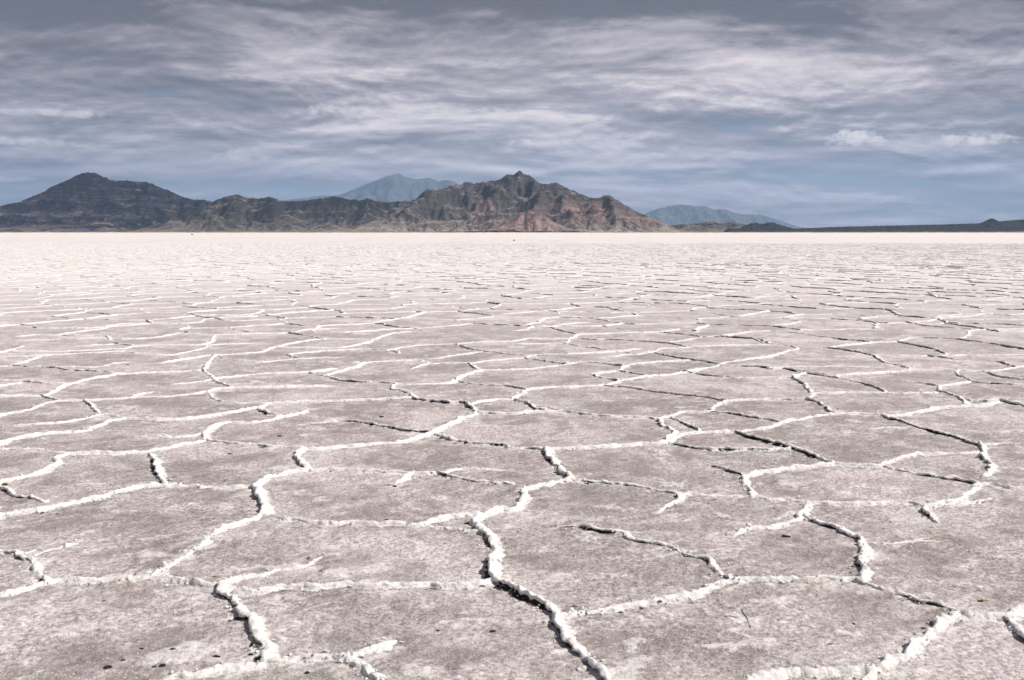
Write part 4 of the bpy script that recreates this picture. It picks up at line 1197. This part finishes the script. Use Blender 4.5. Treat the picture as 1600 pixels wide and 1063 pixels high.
G_ = [
 (255, 1044, 15, 'black oval pebble, largest of the stones at the bottom left', M_BLACK),
 (241, 1044, 6, 'tiny black stone just left of the largest oval pebble', M_BLACK),
 (222, 1013, 9, 'black upright chip above the dark row of stones at bottom left', M_BLACK),
 (192, 1034, 9, 'dark brown pebble between the upright chip and the long flat stone', M_BROWN),
 (168, 1047, 14, 'long flat black stone, leftmost of the stones at bottom left', M_BLACK),
 (270, 1017, 10, 'small black pebble right of the upright chip', M_BLACK),
 (338, 1026, 15, 'broad black stone close to the white ridge knot at bottom left', M_BLACK),
 (392, 1024, 12, 'black stone wedged against the vertical ridge at bottom left', M_BLACK),
 (162, 940, 9, 'reddish brown flake alone below the long left ridge', M_BROWN),
 (338, 903, 12, 'pale tan pebble on the near end of the left ridge fork', M_TAN),
 (213, 901, 7, 'small orange tan crumb where the diagonal ridge meets the long one', M_TAN),
 (480, 1052, 12, 'dark stone below the curved ridge at the bottom edge', M_BLACK),
 (684, 985, 8, 'dark pebble left of a white salt blister in the bottom middle plate', M_BLACK),
 (501, 895, 6, 'small dark pebble under the free end of a white ridge spur', M_BROWN),
 (604, 812, 6, 'dark chip sitting on the horizontal ridge left of the centre', M_BROWN),
 (29, 799, 7, 'dark pebble on the thick ridge at the left edge', M_BROWN),
 (66, 803, 7, 'brown pebble stuck to the thick ridge right of the left edge', M_BROWN),
 (90, 804, 5, 'tiny brown pebble just below the thick left ridge', M_BROWN),
 (265, 752, 10, 'rust brown pebble beside the knot of three ridges on the left', M_BROWN),
 (359, 710, 6, 'small brown pebble in the middle of the left plate', M_BROWN),
 (7, 759, 11, 'dark brown lump standing for a dark hole in the ridge at the left picture edge', M_BROWN),  # dark lump stands where the ridge has a dark hole
 (617, 762, 9, 'flat dark pebble at the tip of a short ridge left of centre', M_BLACK),
 (596, 652, 11, 'long dark flake in front of a white salt patch at centre left', M_BLACK),
 (437, 681, 7, 'dark flake between two ridges above the big S shaped ridge', M_BLACK),
 (485, 702, 6, 'dark chip on the top bend of the S shaped ridge', M_BLACK),
 (436, 595, 4, 'tiny black pebble alone on the plate above centre left', M_BLACK),
 (200, 571, 6, 'black pebble alone on the plate in the left middle distance', M_BLACK),
 (234, 504, 6, 'left stone of a black pair in the left middle distance', M_BLACK),
 (238, 504, 5, 'right stone of a black pair in the left middle distance', M_BLACK),
 (290, 520, 6, 'black stone on a ridge knot right of the black pair', M_BLACK),
 (321, 581, 6, 'dark stone at the crusty white knot in the left middle distance', M_BLACK),
 (1309, 639, 3, 'tiny black pebble beside the crooked dark crack right of centre', M_BLACK),
 (1269, 857, 5, 'small dark chip below the black twig on the right plate', M_BROWN),
 (1297, 1007, 6, 'small dark chip in the large bottom right plate', M_BROWN),
 (1334, 975, 6, 'dark crumb in the upper part of the large bottom right plate', M_BROWN),
]
for i, (px, py, wp, lb, mt) in enumerate(G_):
    pebble(px, py, wp * (0.72 if wp > 8 else .9), lb, mt, rng.uniform(.22, .42), rng.uniform(.45, .8), rot=rng.uniform(-.5, .5))
# stone with a rusty flake: one dark half and one orange half
o = pebble(770, 987, 9, 'black pebble with a rusty orange flake on the bottom middle plate', M_BLACK, .5, .7)
v = I2V * np.array([.012, .005, .002]); oo = mesh('flake', v, I2F, M_TAN, parent=o, smooth=False); oo.location = (.021, .004, -.002)
o = pebble(1532, 941, 9, 'dark chip with an orange flake near the right edge', M_BROWN, .4, .6)
v = I2V * np.array([.022, .007, .003]); oo = mesh('flake', v, I2F, M_TAN, parent=o, smooth=False); oo.location = (.026, .012, -.001)
pebble(803, 376.5, 3, 'small dark rock far out on the white salt below the central mountain', M_BLACK, .8, .9)
pebble(300, 367.3, 2.5, 'tiny dark rock near the horizon below the gap right of the left mountain', M_BLACK, .8, .9)


def twig(pix, rad, label, mat):
    g = ground(np.array(pix, float))
    g = resample(g, 0.012)
    n = len(g)
    tg = np.gradient(g, axis=0); tg /= np.linalg.norm(tg, axis=1)[:, None]
    nr = np.stack([-tg[:, 1], tg[:, 0]], 1)
    z = np.array([surf(a, b_) for a, b_ in g]) + rad * .8
    rd = rad * np.linspace(1, .55, n)
    vv = []
    for k_ in range(6):
        a = k_ / 6 * 2 * math.pi
        vv.append(np.stack([g[:, 0] + nr[:, 0] * math.cos(a) * rd, g[:, 1] + nr[:, 1] * math.cos(a) * rd, z + math.sin(a) * rd], 1))
    vv = np.stack(vv, 1)
    f = []
    for i in range(n - 1):
        for k_ in range(6):
            k2 = (k_ + 1) % 6
            f.append((i * 6 + k_, i * 6 + k2, (i + 1) * 6 + k2, (i + 1) * 6 + k_))
    o = mesh('twig', vv.reshape(-1, 3), np.array(f), mat)
    tag(o, label, 'twig')


twig([(1159, 953), (1165, 962), (1169, 971), (1173, 983)], .0021, 'thin grey bent twig on the large bottom right plate', stone_mat('grey_twig', (0.16, 0.145, 0.14), (0.26, 0.24, 0.23)))
twig([(1222, 840), (1228, 841), (1235, 842)], .006, 'short black twig lying flat on the right middle plate', M_BLACK)
twig([(1132, 963), (1142, 964), (1152, 966)], .0022, 'thin straw pointing at the bent grey twig', stone_mat('pale_twig', (0.18, 0.16, 0.15), (0.28, 0.26, 0.24)))

# ------------------------------------------------------------------ haze
HZ = 1.35e-5
mh = bpy.data.materials.new('haze')
mh.use_nodes = True
q = NT(mh.node_tree)
pv = q.n('ShaderNodeVolumePrincipled')
pv.inputs['Color'].default_value = (0.45, 0.69, 1.0, 1)
pv.inputs['Density'].default_value = HZ
pv.inputs['Anisotropy'].default_value = 0.1
ho = q.n('ShaderNodeOutputMaterial')
q.t.links.new(pv.outputs[0], ho.inputs['Volume'])
hx, hy0, hy1, hz0, hz1 = 78000, -77500, 79000, -7.5, 4600
hv = np.array([(x, y, z) for z in (hz0, hz1) for y in (hy0, hy1) for x in (-hx, hx)], float)
hf = np.array([(0, 2, 3, 1), (4, 5, 7, 6), (0, 1, 5, 4), (2, 6, 7, 3), (0, 4, 6, 2), (1, 3, 7, 5)])
tag(mesh('haze', hv, hf, mh, smooth=False), 'thin blue air haze that pales the distant mountains', 'haze', kind='stuff')
